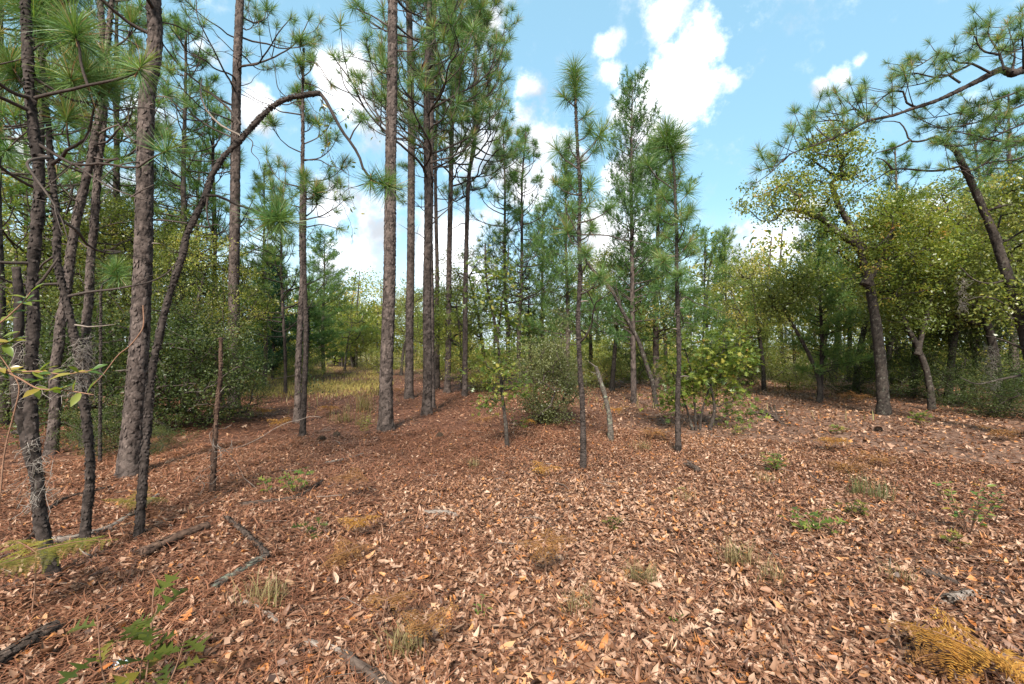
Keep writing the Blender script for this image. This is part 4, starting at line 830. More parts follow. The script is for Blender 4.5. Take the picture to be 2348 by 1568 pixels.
# ------------------------------------------------------------------ trees standing behind
BACK = [  # prototype, name, category, column, distance, scale, width, label
 ('longleaf_a', 'longleaf_pine', 'pine tree', 8, 9.5, .95, 1, 'pine at the very left edge behind the dark slender stems'),
 ('longleaf_b', 'longleaf_pine', 'pine tree', 92, 12, 1.1, 1, 'pine behind the thicket between the two leftmost dark stems'),
 ('longleaf_a', 'longleaf_pine', 'pine tree', 263, 14, 1.05, 1, 'pale grey pine seen just left of the stout scaly trunk'),
 ('longleaf_b', 'longleaf_pine', 'pine tree', 170, 21, 1.15, 1.1, 'distant pine over the thicket behind the mossy thin stem'),
 ('longleaf_a', 'longleaf_pine', 'pine tree', 405, 15, .95, 1.1, 'leafy pine seen through the bent arch, right of the stout trunk'),
 ('longleaf_c', 'longleaf_pine', 'pine tree', 477, 17, 1.35, 1.1, 'slim pine midway between the arch and the tall straight left pine'),
 ('longleaf_b', 'longleaf_pine', 'pine tree', 330, 23, 1.2, 1.1, 'pine crown showing behind the top of the stout scaly trunk'),
 ('longleaf_b', 'longleaf_pine', 'pine tree', 605, 19, .82, 1.1, 'pine just right of the tall straight left pine, behind the cedar'),
 ('longleaf_c', 'longleaf_pine', 'pine tree', 655, 16, .9, 1.1, 'small pine left of the touching pair of slim pines'),
 ('longleaf_b', 'longleaf_pine', 'pine tree', 60, 24, 1.3, 1.1, 'far pine with a high crown behind the left edge stems'),
 ('oak_c', 'oak', 'oak tree', 50, 12, .95, 1, 'leafy oak filling the gap at the left edge'),
 ('oak_a', 'oak', 'oak tree', 180, 12.5, .9, 1, 'olive oak behind the thicket at the mossy thin stem'),
 ('oak_c', 'oak', 'oak tree', 300, 13.5, .85, 1, 'oak crown behind the stout scaly trunk, above the thicket'),
 ('oak_a', 'oak', 'oak tree', 425, 12.5, .8, 1, 'oak crown above the thicket under the bent arch'),
 ('oak_b', 'oak', 'oak tree', 492, 17, 1.0, 1, 'yellowish oak left of the tall straight left pine'),
 ('oak_b', 'oak', 'oak tree', 575, 26, 1.1, 1, 'yellow oak behind the grass, right of the tall straight left pine'),
 ('cedar', 'cedar', 'cedar tree', 625, 23, .95, 1, 'dense dark green cedar reaching the ground left of the slim pair'),
 ('sand_a', 'sand_pine', 'pine tree', 742, 29, 1.0, 1.15, 'bushy bright green pine just right of the slim touching pair'),
 ('sand_b', 'sand_pine', 'pine tree', 705, 26, .8, 1.3, 'low dark pine directly behind the slim touching pair'),
 ('oak_b', 'oak', 'oak tree', 790, 34, .95, 1.2, 'yellow oak at the far side of the grass patch'),
 ('oak_b', 'oak', 'oak tree', 842, 37, .8, 1.2, 'pale low oak left of the nearest scaly trunk, far back'),
 ('oak_a', 'oak', 'oak tree', 920, 27, .85, 1.1, 'olive oak seen between the two tallest centre trunks'),
 ('oak_a', 'oak', 'oak tree', 1000, 20, .75, 1, 'olive oak in shade behind the middle centre trunks'),
 ('oak_b', 'oak', 'oak tree', 1060, 17.5, .85, .9, 'olive-yellow oak at the foot of the crooked centre pine'),
 ('oak_c', 'oak', 'oak tree', 1115, 18.5, .85, .9, 'leafy oak right behind the small slender centre oak'),
 ('longleaf_b', 'longleaf_pine', 'pine tree', 1160, 21, 1.05, 1, 'slim far pine directly above the small slender oak'),
 ('longleaf_b', 'longleaf_pine', 'pine tree', 1192, 19.5, 1.0, 1, 'slim far pine right of the small slender oak'),
 ('sand_a', 'sand_pine', 'pine tree', 1245, 24, 1.02, 1, 'green pine far behind the round sage bush'),
 ('oak_a', 'oak', 'oak tree', 1215, 23, .9, 1, 'olive oak behind the left side of the sage bush'),
 ('sand_a', 'sand_pine', 'pine tree', 1300, 17.5, 1.0, .9, 'pine just left of the feathery nearest sapling, behind it'),
 ('oak_c', 'oak', 'oak tree', 1352, 21, .85, 1, 'oak behind the feathery sapling and the lichen snag'),
 ('oak_a', 'oak', 'oak tree', 1402, 17, .9, 1, 'dark-footed oak standing behind the short lichen snag'),
 ('sand_a', 'sand_pine', 'pine tree', 1452, 13.6, 1.08, .75, 'tallest thin-topped pine behind the long leaning trunk'),
 ('sand_a', 'sand_pine', 'pine tree', 1504, 18, 1.08, 1.15, 'broad dark pine left of the bushy-topped sapling'),
 ('oak_c', 'oak', 'oak tree', 1530, 20, .8, 1, 'oak crown low behind the bushy-topped sapling'),
 ('longleaf_c', 'longleaf_pine', 'pine tree', 1612, 24, .95, 1, 'small pine right of the bushy-topped sapling'),
 ('sand_b', 'sand_pine', 'pine tree', 1662, 22, 1.04, .85, 'slim pointed pine above the big-leaved bushy oak'),
 ('oak_b', 'oak', 'oak tree', 1690, 19, .7, 1, 'low oak behind the right side of the big-leaved bushy oak'),
 ('oak_a', 'oak', 'oak tree', 1750, 17.3, .86, .9, 'thin upright oak between the bushy oak and the dark green pine'),
 ('sand_b', 'sand_pine', 'pine tree', 1880, 13.8, .83, .9, 'dark green young pine left of the large mottled oak'),
 ('oak_b', 'oak', 'oak tree', 1820, 22, .9, 1, 'yellow oak behind the forked stem and dark green pine'),
 ('oak_c', 'oak', 'oak tree', 1960, 17, .95, 1, 'oak behind the trunk of the large mottled oak'),
 ('longleaf_b', 'longleaf_pine', 'pine tree', 2060, 21, 1.0, 1.1, 'pine showing above the crown right of the mottled oak'),
 ('oak_c', 'oak', 'oak tree', 2090, 15.5, .95, 1, 'oak behind the dark leaning oak on the right'),
 ('oak_a', 'oak', 'oak tree', 2170, 13.5, 1.0, 1, 'oak crown between the leaning oak and the kinked oak'),
 ('oak_c', 'oak', 'oak tree', 2290, 12.5, .95, 1, 'oak close behind the big trunk at the right edge'),
 ('longleaf_a', 'longleaf_pine', 'pine tree', 2330, 15.5, .8, 1.1, 'pine behind the gnarled limb at upper right'),
 ('oak_a', 'oak', 'oak tree', 2370, 10.5, 1.0, 1, 'oak at the extreme right edge of the view'),
]
for i, (pr, nm, ct, px, d, sc, wd, lab) in enumerate(BACK):
    place(pr, nm, lab, ct, px, d, sc, rz=i * 2.4, wide=wd)
DEEP = [('longleaf_a', -30, 20, 1.1, 'slender pine deep in the woods just beyond the left edge'), ('oak_a', 120, 23, 1.2, 'leafy oak deep in the woods behind the mossy thin stem'), ('oak_c', 235, 21, 1.0, 'leafy oak deep in the woods left of the stout scaly trunk'),
 ('longleaf_b', 445, 24, 1.15, 'slender pine deep in the woods framed by the bent arch'), ('oak_c', 360, 19, 1.0, 'leafy oak deep in the woods right of the stout scaly trunk'), ('oak_b', 530, 23, 1.2, 'yellow oak deep in the woods behind the tall straight left pine'),
 ('oak_a', 1910, 22, 1.15, 'leafy oak deep in the woods left of the mottled oak trunk'), ('oak_b', 2030, 20, 1.2, 'yellow oak deep in the woods right of the mottled oak trunk'), ('longleaf_b', 2260, 22, 1.1, 'slender pine deep in the woods left of the right-edge trunk'),
 ('oak_a', 2130, 24, 1.3, 'leafy oak deep in the woods behind the dark leaning oak'), ('oak_c', 2320, 19, 1.0, 'leafy oak deep in the woods behind the right-edge trunk'), ('longleaf_a', 2420, 18, 1.0, 'slender pine deep in the woods just beyond the right edge')]
for k, (pr, px, d, sc, lb) in enumerate(DEEP): place(pr, 'oak' if 'oak' in pr else 'longleaf_pine', lb, 'oak tree' if 'oak' in pr else 'pine tree', px, d, sc, k * 1.7 + .6, wide=1.1)
PROTO['sage'] = finish_proto(proto_bush(1.85, .74, 210, 80, .044, .025, 9, .11, .45), 'twig', 'bush_sage', 'stems', 'foliage')
SHRUB = [('bush_a', 170, 7.9, .95, 1, 'dark shrub at the left end of the thicket behind the thin stems'), ('bush_a', 262, 8.8, 1.02, 1.1, 'tall dark shrub in the thicket left of the stout scaly trunk'),
 ('bush_a', 372, 8.7, 1.08, 1.05, 'tallest dark shrub of the thicket right of the stout trunk'), ('bush_a', 455, 9.2, .95, 1.05, 'dark shrub of the thicket behind the snapped brown stem'),
 ('bush_a', 528, 10.2, .70, 1.0, 'rounded grey-green shrub at the right end of the thicket'), ('bush_a', 240, 6.9, .32, 1.3, 'low leafy shrub at the foot of the thicket left of the stout trunk'),
 ('bush_a', 352, 6.9, .20, 1.4, 'small low shrub right beside the stout scaly trunk'), ('bush_a', 60, 10, 1.1, 1.1, 'dark shrub behind the leftmost slender pine'),
 ('sage', 1262, 9.9, 1.0, 1.0, 'round sage-green bush left of the feathery sapling'),
 ('bush_b', 1000, 24, 1.0, 1.3, 'shrub in shade behind the centre trunks'), ('bush_b', 1105, 17, .9, 1.1, 'twiggy olive shrub behind the small slender oak'), ('bush_b', 1380, 19, .8, 1.2, 'shrub behind the short lichen snag'),
 ('bush_a', 1450, 21, .9, 1.2, 'dark shrub behind the long leaning trunk'), ('bush_b', 1590, 16, .8, 1.2, 'shrub showing left of the bushy oak stems'), ('bush_b', 1715, 20, .9, 1.2, 'shrub right of the bushy big-leaved oak'),
 ('bush_a', 1950, 16, .75, 1.3, 'dark shrub left of the mottled oak foot'), ('bush_a', 2085, 14.5, .75, 1.3, 'dark shrub between the mottled oak and the leaning oak'),
 ('bush_a', 2190, 12.8, .6, 1.4, 'low dark shrub right of the leaning oak foot'), ('bush_a', 2270, 10.8, .42, 1.5, 'low dark evergreen shrub near the right edge'), ('bush_a', 2350, 10.2, .50, 1.5, 'low dark evergreen shrub cut by the right edge'), ('bush_a', 2320, 13.5, 1.1, 1.1, 'tall dark shrub behind the big right-edge trunk'),
 ('bush_b', 690, 22, .75, 1.3, 'bright shrub by the grass behind the slim pair'), ('bush_b', 880, 28, .9, 1.3, 'olive shrub behind the nearest scaly trunk'), ('bush_b', 1820, 17.5, .7, 1.3, 'shrub left of the dark green young pine')]
for i, (pr, px, d, sc, wd, lab) in enumerate(SHRUB): place(pr, 'shrub', lab, 'shrub', px, d, sc, rz=i * 1.9, wide=wd, group='shrubs under the trees')

# the far wood, where single trees cannot be told apart
def far_wood():
    mb = MB()
    for k in range(270):
        a = math.radians(rng.uniform(-64, 64)); r = rng.uniform(26, 75) if abs(math.degrees(a)) > 22 else rng.uniform(36, 85)
        x, y = r * math.sin(a), r * math.cos(a); b = np.array((x, y, 0)); H = rng.uniform(5.5, 9.0) * (1.15 if abs(math.degrees(a)) > 20 else .85)
        if -24 < math.degrees(a) < -9 and r < 40: continue
        kind = rng.random()
        if kind < .75: tube(mb, np.array((b - (0, 0, .2), b + (rng.normal(0, .2), 0, H * .5), b + (rng.normal(0, .3), 0, H * .9))), np.array((.12, .09, .03)), 5, c=.6, m=0)
        if kind < .45:
            cl = ellipsoid_clumps(26, b + (0, 0, H * .58), (H * .30, H * .30, H * .40)); leaf_cloud(mb, cl, np.array((.45, .45, .32)), 28, .28, .16, m=1 if rng.random() < .55 else 2, r0=.5)
        elif kind < .75:
            cl = ellipsoid_clumps(50, b + (0, 0, H * .72), (H * .17, H * .17, H * .33)); tufts_into(mb, cl, rdirs(50) + (0, 0, .6), .5, 16, .04, m=3)
        else:
            cl = ellipsoid_clumps(22, b + (0, 0, 1.2), (2.2, 2.2, 1.2)); cl[:, 2] = np.maximum(cl[:, 2], .2); leaf_cloud(mb, cl, np.array((.4, .4, .3)), 24, .25, .15, m=1, r0=.55)
    for k in range(34):
        a = math.radians(rng.uniform(-27, -5)); r = rng.uniform(41, 66); b = np.array((r * math.sin(a), r * math.cos(a), 0)); H = rng.uniform(6.5, 9.5)
        tube(mb, np.array((b - (0, 0, .2), b + (rng.normal(0, .2), 0, H * .5), b + (rng.normal(0, .3), 0, H * .9))), np.array((.12, .09, .03)), 5, c=.6, m=0)
        cl = ellipsoid_clumps(34, b + (0, 0, H * .52), (H * .30, H * .30, H * .46)); cl[:, 2] = np.maximum(cl[:, 2], .3); leaf_cloud(mb, cl, np.array((.42, .42, .32)), 34, .24, .14, m=2 if k % 3 else 1, r0=.45)
    for k in range(95):
        a = math.radians(rng.uniform(-50, 50)); r = rng.uniform(25, 36)
        if -26 < math.degrees(a) < -9: continue
        b = np.array((r * math.sin(a), r * math.cos(a), 0)); h = rng.uniform(.7, 1.7); cl = ellipsoid_clumps(20, b + (0, 0, h * .8), (1.8, 1.5, h * .8)); cl[:, 2] = np.maximum(cl[:, 2], .15); leaf_cloud(mb, cl, np.array((.34, .34, .26)), 24, .19, .115, m=1, r0=.36)
    o = mb.build('distant_forest', [M['oak_bark'], M['oak_olive'], M['oak_yel'], M['needle_far']])
    tag(o, 'far mixed woodland closing the view behind the clearing', 'forest', kind='stuff')
far_wood()

# ------------------------------------------------------------------ fallen leaves and pine straw
def lowf(x, y): return .5 * np.sin(x * .9 + 1.3 * np.sin(y * .6)) + .3 * np.sin(y * 1.3 + x * .5 + 2) + .2 * np.sin(x * 2.7 - y * 1.9)
def wedge(n, r0, r1, a=62):
    r = np.sqrt(rng.uniform(r0 * r0, r1 * r1, n)); t = np.radians(rng.uniform(-a, a, n)); return r * np.sin(t), r * np.cos(t)
def strawness(x, y): return np.clip(.5 - (x + .6 + .8 * lowf(x, y)) / 2.0, 0, 1) * .72 + np.clip((y - 5.0) / 3, 0, 1) * np.clip((3.6 - x) / 2.5, 0, 1) * .6
def lay(n, tilt=.30):
    Z = nrm(np.array((0, 0, 1.0)) + rng.normal(0, tilt, (n, 3))); Y = nrm(np.cross(Z, rdirs(n))); return np.cross(Y, Z), Y, Z
def leaf_litter():
    mb = MB()
    for (r0, r1, dens, tm, sc, a, h) in ((.5, 3.6, 1250, (LAUREL, TURKEY, TURKEY2), .075, 68, .055), (3.6, 5.6, 1250, (BLADE, TURKEY, CHIP), .064, 63, .045), (5.6, 9, 950, (CHIP,), .060, 62, .04), (9, 26, 125, (FLAT,), .078, 60, .03)):
        area = math.radians(a) * (r1 * r1 - r0 * r0); n = int(area * dens); x, y = wedge(n, r0, r1, a)
        keep = rng.random(n) > strawness(x, y) * .62; x, y = x[keep], y[keep]; n = len(x)
        X, Y, Z = lay(n, .34); P = np.stack((x, y, gh(x, y) + rng.uniform(.002, h, n)), 1)
        s = sc * np.clip(rng.lognormal(-.06, .30, n), .4, 1.35); which = rng.integers(0, len(tm) + 1, n) % len(tm)
        r = np.clip(rng.beta(2.8, 2.5, n) * .95 + .10 * lowf(x, y), 0, .89); o = rng.random(n) < .10; r[o] = rng.uniform(.86, 1, o.sum())
        bend = rng.normal(-.2, 1.2, (n, 2)); wig = rng.uniform(.55, 1.1, n)
        for k, t in enumerate(tm):
            i = which == k; scatter(mb, t, P[i], X[i], Y[i], Z[i], s[i], r[i], bend=bend[i], wig=wig[i] * (1.25 if len(t[0]) < 9 else 1.0))
    QUAD = (np.array(((-.3, .0, 0), (.35, .1, .05), (.2, .9, 0), (-.35, .8, .08))), np.array(((0, 1, 2), (0, 2, 3))))
    for r0, r1, dens, a in ((.5, 4.5, 1300, 68), (4.5, 9, 420, 63)):
        n = int(math.radians(a) * (r1 * r1 - r0 * r0) * dens); x, y = wedge(n, r0, r1, a); X, Y, Z = lay(n, .4)
        scatter(mb, QUAD, np.stack((x, y, gh(x, y) + rng.uniform(.01, .05, n)), 1), X, Y, Z, rng.uniform(.012, .042, n), np.clip(rng.beta(1.6, 2.2, n), 0, 1), wig=rng.uniform(.4, 1.3, n))
    o = mb.build('leaf_litter', M['litter']); tag(o, 'brown and tan oak leaf litter carpeting the forest floor', 'leaf litter', kind='stuff')
leaf_litter()
def pine_straw():
    mb = MB(); xs = []; ys = []
    for r0, r1, n in ((.6, 4, 38000), (4, 9, 72000), (9, 18, 44000)):
        x, y = wedge(n, r0, r1, 64); k = rng.random(n) < strawness(x, y) * .85 + .26; xs.append(x[k]); ys.append(y[k])
    x = np.concatenate(xs); y = np.concatenate(ys); n = len(x)
    a = rng.uniform(0, 6.28, n); d = np.stack((np.cos(a), np.sin(a), rng.normal(.05, .14, n)), 1); L = rng.uniform(.10, .24, n)[:, None]
    w = np.stack((-np.sin(a), np.cos(a), np.zeros(n)), 1) * (.0009 + .00045 * np.hypot(x, y))[:, None]
    P = np.stack((x, y, gh(x, y) + rng.uniform(.006, .045, n)), 1); mid = P + d * L * .5 + np.array((0, 0, .008)); tip = P + d * L + w * rng.normal(0, 6, (n, 1)) - np.array((0, 0, .006))
    V = np.stack((P - w, P + w, mid + w, mid - w, tip), 1).reshape(-1, 3); o = np.arange(n)[:, None] * 5
    mb.add(V, o + np.array((0, 1, 2, 3)), o + np.array((3, 2, 4)), np.repeat(np.clip(rng.beta(2, 2, n) + .1 * lowf(x, y), 0, 1), 5))
    o = mb.build('pine_straw', M['straw']); tag(o, 'reddish brown fallen pine needles over the ground under the pines', 'pine straw', kind='stuff')
pine_straw()
def single_leaves():
    mes = []
    for k in range(9):
        V, T = (TURKEY, TURKEY2, LAUREL)[k % 3]; V = V.copy(); b = rng.normal(0, .5, 2); V[:, 2] += b[0] * (V[:, 1] - .5) ** 2 + b[1] * V[:, 0] ** 2 * 2; V[:, 1] -= .5
        V[:, 0] *= rng.uniform(.8, 1.15); mes.append(tmpl_mesh('fallen_leaf', (V, T), M['leaf_one'], .25 + .07 * k))
    for k in range(300):
        p = gd(rng.uniform(30, 2320), 1568 - 150 * rng.random() ** 1.2); X, Y, Z = lay(1, .22)
        inst('fallen_leaf', mes[rng.integers(9)], ground, (p[0], p[1], float(gh(p[0], p[1])) + rng.uniform(.03, .05)), basis_q(Y[0], Z[0]), rng.uniform(.05, .09))
single_leaves()

# ------------------------------------------------------------------ ferns
def frond(mb, base, az, L, rise, dead):
    n = 13; f = np.linspace(.0, 1, n); e = math.radians(rise)
    h = np.array((math.cos(az), math.sin(az), 0)); P = np.asarray(base) + h[None] * (L * f * math.cos(e))[:, None] + np.array((0, 0, 1.0))[None] * (L * (f * math.sin(e) - (.25 if dead else .18) * f * f))[:, None]
    tube(mb, P, np.linspace(.0030, .001, n), 4, r=.2, m=1)
    side = np.array((-math.sin(az), math.cos(az), 0))
    for i in range(1, n):
        for s in (-1, 1):
            l = L * .52 * (1 - f[i]) ** .75 * (f[i] > .08) * rng.uniform(.8, 1.1) + .012
            d = nrm((side * s + h * .45 + np.array((0, 0, rng.normal(-.05 - .15 * dead, .12 + .12 * dead))))[None])[0]
            m = max(3, int(l / (.0085 * max(1.0, base[1] / 3.5)))); g = np.linspace(.08, 1, m)[:, None]; C = P[i] + d * l * g - np.array((0, 0, .25 * l * (1 + .4 * dead))) * g * g
            lw = np.maximum(.006, .21 * l * (1 - g ** 1.5) + .004); q = nrm(np.cross(d, (0, 0, 1.0))[None])[0]
            for s2 in (-1, 1):
                o = q * s2 + d * .35 + rng.normal(0, .10 + .24 * dead, (m, 3)); T_ = C + o * lw; wd = d * .0031 * max(1.0, base[1] / 4.5)
                V = np.stack((C - wd, (C + T_) / 2 - wd * .9, T_, (C + T_) / 2 + wd * .9, C + wd), 1).reshape(-1, 3); k = np.arange(m)[:, None] * 5
                mb.add(V, k + np.array((0, 1, 3, 4)), k + np.array((1, 2, 3)), np.repeat(np.clip(rng.normal(.5, .2, m), 0, 1), 5))
def fern(label, px, py, H, L, matl, nf=3, dead=1, az0=None, group='bracken ferns', off=None):
    b = on(px, py) if off is None else np.array(off, float); t = thing('bracken_fern', label, 'fern', b, group)
    top = b + np.array((rng.normal(0, .03), rng.normal(0, .03), H)); mb = MB(); tube(mb, np.array((b - (0, 0, .03), (b + top) / 2 + (.01, 0, 0), top)), np.array((.004, .0035, .003)), 5); mb.build('stalk', M['twig_red'], t)
    a0 = rng.uniform(0, 6.28) if az0 is None else az0
    for k in range(nf):
        mb = MB(); frond(mb, top - (0, 0, .03 * k * H), a0 + k * 2 * math.pi / max(nf, 3) + rng.normal(0, .25), L * (1 if k == 0 else .8), rng.uniform(5, 35), dead); mb.build('frond', [M[matl], M['twig_red']], t)
fern('rusty dead fern left of centre with grey twigs beside it', 805, 1150, .30, .30, 'fern_dead')
fern('golden brown fern below the rusty fern left of centre', 812, 1245, .18, .20, 'fern_gold')
fern('low rusty fern just under the golden fern left of centre', 815, 1300, .12, .24, 'fern_dead')
fern('rusty fern over a fallen leaf patch at lower left of centre', 862, 1460, .22, .17, 'fern_dead', 2)
fern('tall-stalked rusty fern near the bottom, beside a grass tuft', 965, 1530, .24, .19, 'fern_dead', 3)
fern('golden fern just left of the foot of the feathery sapling', 1243, 1100, .14, .26, 'fern_gold')
fern('rusty fern on a thin stalk in the middle of the leaf carpet', 1250, 1330, .26, .24, 'fern_dead', 4)
fern('small orange fern in front of the sage bush', 1215, 975, .15, .3, 'fern_gold')
fern('orange fern right of the sage bush by the lichen snag', 1410, 955, .15, .35, 'fern_gold')
fern('rusty fern clump between the lichen snag and the bushy-topped sapling', 1500, 1010, .15, .42, 'fern_dead', 4)
fern('bright orange fern in the right half of the clearing', 1915, 1040, .2, .36, 'fern_gold', 4)
fern('orange fern just below the bright one on the right', 1950, 1085, .10, .40, 'fern_dead', 4)
fern('rust-coloured fern right of the two orange ferns', 2035, 1075, .12, .34, 'fern_dead', 4)
fern('broad rusty fern patch left of the mottled oak foot', 1955, 925, .25, .7, 'fern_dead', 5)
fern('yellow fern cut off by the bottom right corner', 2270, 1590, .20, .40, 'fern_gold', 4, 1)
fern('rusty fern spreading low beside the bottom right corner', 2160, 1560, .12, .28, 'fern_dead', 3, 1)
fern('yellow-green fern at the left edge in front of the slender pine foot', 70, 1420, .40, .42, 'fern_green', 3, 0, az0=.05)
fern('yellow-green fern frond between the thin pines at left', 300, 1180, .18, .34, 'fern_green', 3, 0, az0=.1)
fern('rust fern near the far right shade', 2300, 1010, .15, .5, 'fern_dead', 4)
for k, (x, y, lb) in enumerate([(655, 868, 'rusty fern patch beside the dark cedar'), (720, 862, 'rusty fern patch behind the slim touching pair'), (775, 862, 'rusty fern patch at the back of the grass'), (600, 960, 'yellow fern at the left of the grass patch'), (640, 990, 'low yellow fern left of the slim touching pair'), (745, 950, 'low yellow fern right of the slim touching pair'), (915, 905, 'rusty fern between the two tallest centre trunks'), (1110, 985, 'brown fern left of the small slender oak')]):
    fern(lb, x, y, .2, .65 if y < 900 else .35, ('fern_dead', 'fern_gold')[k in (3, 4, 5)], 4)

# ------------------------------------------------------------------ grass
def blades(mb, P, H, width, lean=.5, r0=.5):
    n = len(P); a = rng.uniform(0, 6.28, n); o = np.stack((np.cos(a), np.sin(a), np.zeros(n)), 1); l = (H * rng.uniform(.5, 1.1, n))[:, None]; k = (lean * rng.uniform(.2, 1.4, n))[:, None]
    w = np.stack((-np.sin(a), np.cos(a), np.zeros(n)), 1) * width; z = np.array((0, 0, 1.0))
    m1 = P + o * l * k * .25 + z * l * .5; tip = P + o * l * k + z * l * (1 - .35 * k)
    V = np.stack((P - w, P + w, m1 + w * .8, m1 - w * .8, tip), 1).reshape(-1, 3); i = np.arange(n)[:, None] * 5
    mb.add(V, i + np.array((0, 1, 2, 3)), i + np.array((3, 2, 4)), np.repeat(np.clip(rng.normal(r0, .22, n), 0, 1), 5))
def tuft_of(label, px, py, H, n, rad, matl='grass', name='grass_tuft', cat='grass', group='dry grass tufts', lean=.7, w=.0022):
    n = int(n * .65); H = H * .9; b = on(px, py); t = thing(name, label, cat, b, group); P = b + np.stack((rng.normal(0, rad * 1.3, n), rng.normal(0, rad, n), np.full(n, -.01)), 1)
    mb = MB(); blades(mb, P, H, w, lean); mb.build('blades', M[matl], t)
    mb = MB(); blades(mb, b + np.stack((rng.normal(0, rad * .7, n // 3), rng.normal(0, rad * .7, n // 3), np.full(n // 3, -.01)), 1), H * .45, w, 1.3, .05); mb.build('dead_thatch', M['straw'], t)
for a in [('pale green grass tuft in the middle of the leaf carpet', 1470, 1335, .24, 170, .035), ('wispy grass tuft right of the middle one', 1692, 1300, .27, 170, .05), ('grass tuft with dry leaning blades right of the wispy one', 1770, 1335, .2, 110, .04),
          ('dry brown grass tuft at lower left by the lichen branch', 612, 1400, .26, 170, .05), ('short grass tuft far left of the feathery sapling foot', 1085, 1072, .2, 110, .03), ('straw grass at bottom centre beside the tall-stalked fern', 930, 1500, .26, 150, .04),
          ('thin straw grass below the rusty fern in mid carpet', 1325, 1420, .24, 90, .04), ('faint straw tuft on the right beneath the lobed seedling', 2065, 1345, .2, 80, .04), ('dry tuft below the bushy-topped sapling', 1570, 1150, .2, 80, .04), ('sparse tuft near the right of the bushy oak', 1760, 1110, .22, 90, .05), ('straw tuft between the snag and bushy sapling', 1470, 1030, .28, 120, .06)]: tuft_of(*a)
for a in [('tall brown weed clump left of the nearest scaly trunk', 832, 945, .75, 150, .10), ('brown weed below the tall clump left of the scaly trunk', 832, 975, .45, 110, .08), ('brown weed clump between the slim pair and the scaly trunk', 788, 965, .45, 110, .09), ('upright weed behind the scaly trunk by the grass', 868, 905, .8, 110, .12)]: tuft_of(*a, matl='broom', name='weed', cat='weed', group='brown weeds', lean=.35, w=.004)
def meadow():
    mb = MB(); n = 17000; px = rng.uniform(540, 900, n); py = 842 + 74 * rng.random(n) ** .8
    P = np.array([gd(a, b) for a, b in zip(px, py)]); k = rng.random(n) < np.clip((lowf(P[:, 0] * .8, P[:, 1] * .8) + .9), .12, 1) * np.clip((915 - py) / 30, 0, 1); P = P[k]
    blades(mb, P, .20, .009, .7, .5); o = mb.build('meadow_grass', M['meadow']); tag(o, 'sunny yellow grass patch behind the slim pines', 'grass', kind='stuff')
    mb = MB(); x, y = wedge(9000, 12, 40, 58); k = lowf(x * .7, y * .7) > .15; P = np.stack((x[k], y[k], gh(x[k], y[k])), 1)
    blades(mb, P, .3, .011, .7, .35); o = mb.build('sparse_grass', M['grass']); tag(o, 'scattered dry grass among the far trunks', 'grass', kind='stuff')
meadow()

# ------------------------------------------------------------------ seedlings and low plants
def seedling(label, px, py, H, nst, nl, L, mes, spread=.25, matl='twig_red', name='oak_seedling', cat='seedling', ycut=0.0):
    b = on(px, py); t = thing(name, label, cat, b, 'green seedlings')
    for s in range(nst):
        a = rng.uniform(0, 6.28); tip = b + np.array((math.cos(a) * spread * H * rng.uniform(.3, 1), math.sin(a) * spread * H * rng.uniform(.3, 1), H * rng.uniform(.75, 1)))
        P, R, _ = smooth_path(np.array((b - (0, 0, .02), b + (tip - b) * .5 + rng.normal(0, .02, 3), tip)), np.array((.004, .0035, .002)), .04)
        mb = MB(); tube(mb, P, R, 5); mb.build('stem', M[matl], t)
        for k in range(nl):
            f = .35 + .65 * (k + rng.random()) / nl; p = P[int(f * (len(P) - 1))]; aa = a + k * 2.4; y = np.array((math.cos(aa), math.sin(aa), rng.uniform(-.1, .7)))
            inst('leaf', mes[rng.integers(len(mes))], t, p - b, basis_q(y, (rng.normal(0, .3), rng.normal(0, .3) - .25, 1)), L * rng.uniform(.65, 1.15))
seedling('large-leaved green oak seedling at the bottom left', 318, 1640, .52, 4, 6, .17, LEAF_ME, .55)
seedling('yellow-green oak seedling left of the rusty fern', 678, 1135, .32, 5, 7, .11, LEAF_YEL[:6], .6)
seedling('thin yellow seedling left of the yellow-green oak seedling', 606, 1140, .24, 2, 7, .09, LEAF_YEL[:6], .35)
seedling('green oak sprig low on the left of the golden fern', 722, 1245, .15, 3, 4, .10, LEAF_ME, .8)
seedling('compact dark green sprig in the middle of the leaf carpet', 1408, 1205, .12, 6, 6, .055, LEAF_ME, .8)
seedling('spreading deeply lobed oak seedling on the right', 1880, 1230, .20, 6, 6, .12, LEAF_YEL[:6], 1.5)
seedling('lobed oak sprig right beside the spreading seedling', 1960, 1195, .14, 4, 5, .10, LEAF_ME, 1.1)
seedling('bright green bushy seedling right of the bushy oak', 1772, 1080, .30, 8, 8, .085, LEAF_YEL[:6], .75)
seedling('leafy yellow seedling by the bushy oak foot', 1690, 1000, .22, 5, 6, .09, LEAF_YEL[:6], .8)
seedling('dark green laurel shrublet at the right', 2222, 1240, .50, 8, 12, .060, LAUREL_ME, .5, name='laurel_shrublet', cat='shrub')
seedling('yellow sprig at the foot of the dark laurel shrublet', 2180, 1265, .16, 3, 3, .09, LEAF_ME[2::3], .9)
seedling('tiny upright green sprout at lower right of centre', 1545, 1435, .10, 2, 6, .035, LAUREL_ME, .2, name='sprout')
seedling('small pale green sprout at bottom centre', 1105, 1415, .14, 3, 6, .04, LAUREL_ME, .4, name='sprout')
seedling('small green sprout right of the feathery sapling foot', 1563, 1130, .12, 3, 5, .04, LAUREL_ME, .4, name='sprout')
seedling('leafy yellow shrublet left of the nearest scaly trunk foot', 835, 998, .42, 8, 10, .06, LAUREL_ME[2:], .4, name='laurel_shrublet', cat='shrub')
seedling('low yellow oak seedling right of the small slender oak', 1195, 985, .3, 5, 6, .10, LEAF_YEL[:6], .6)
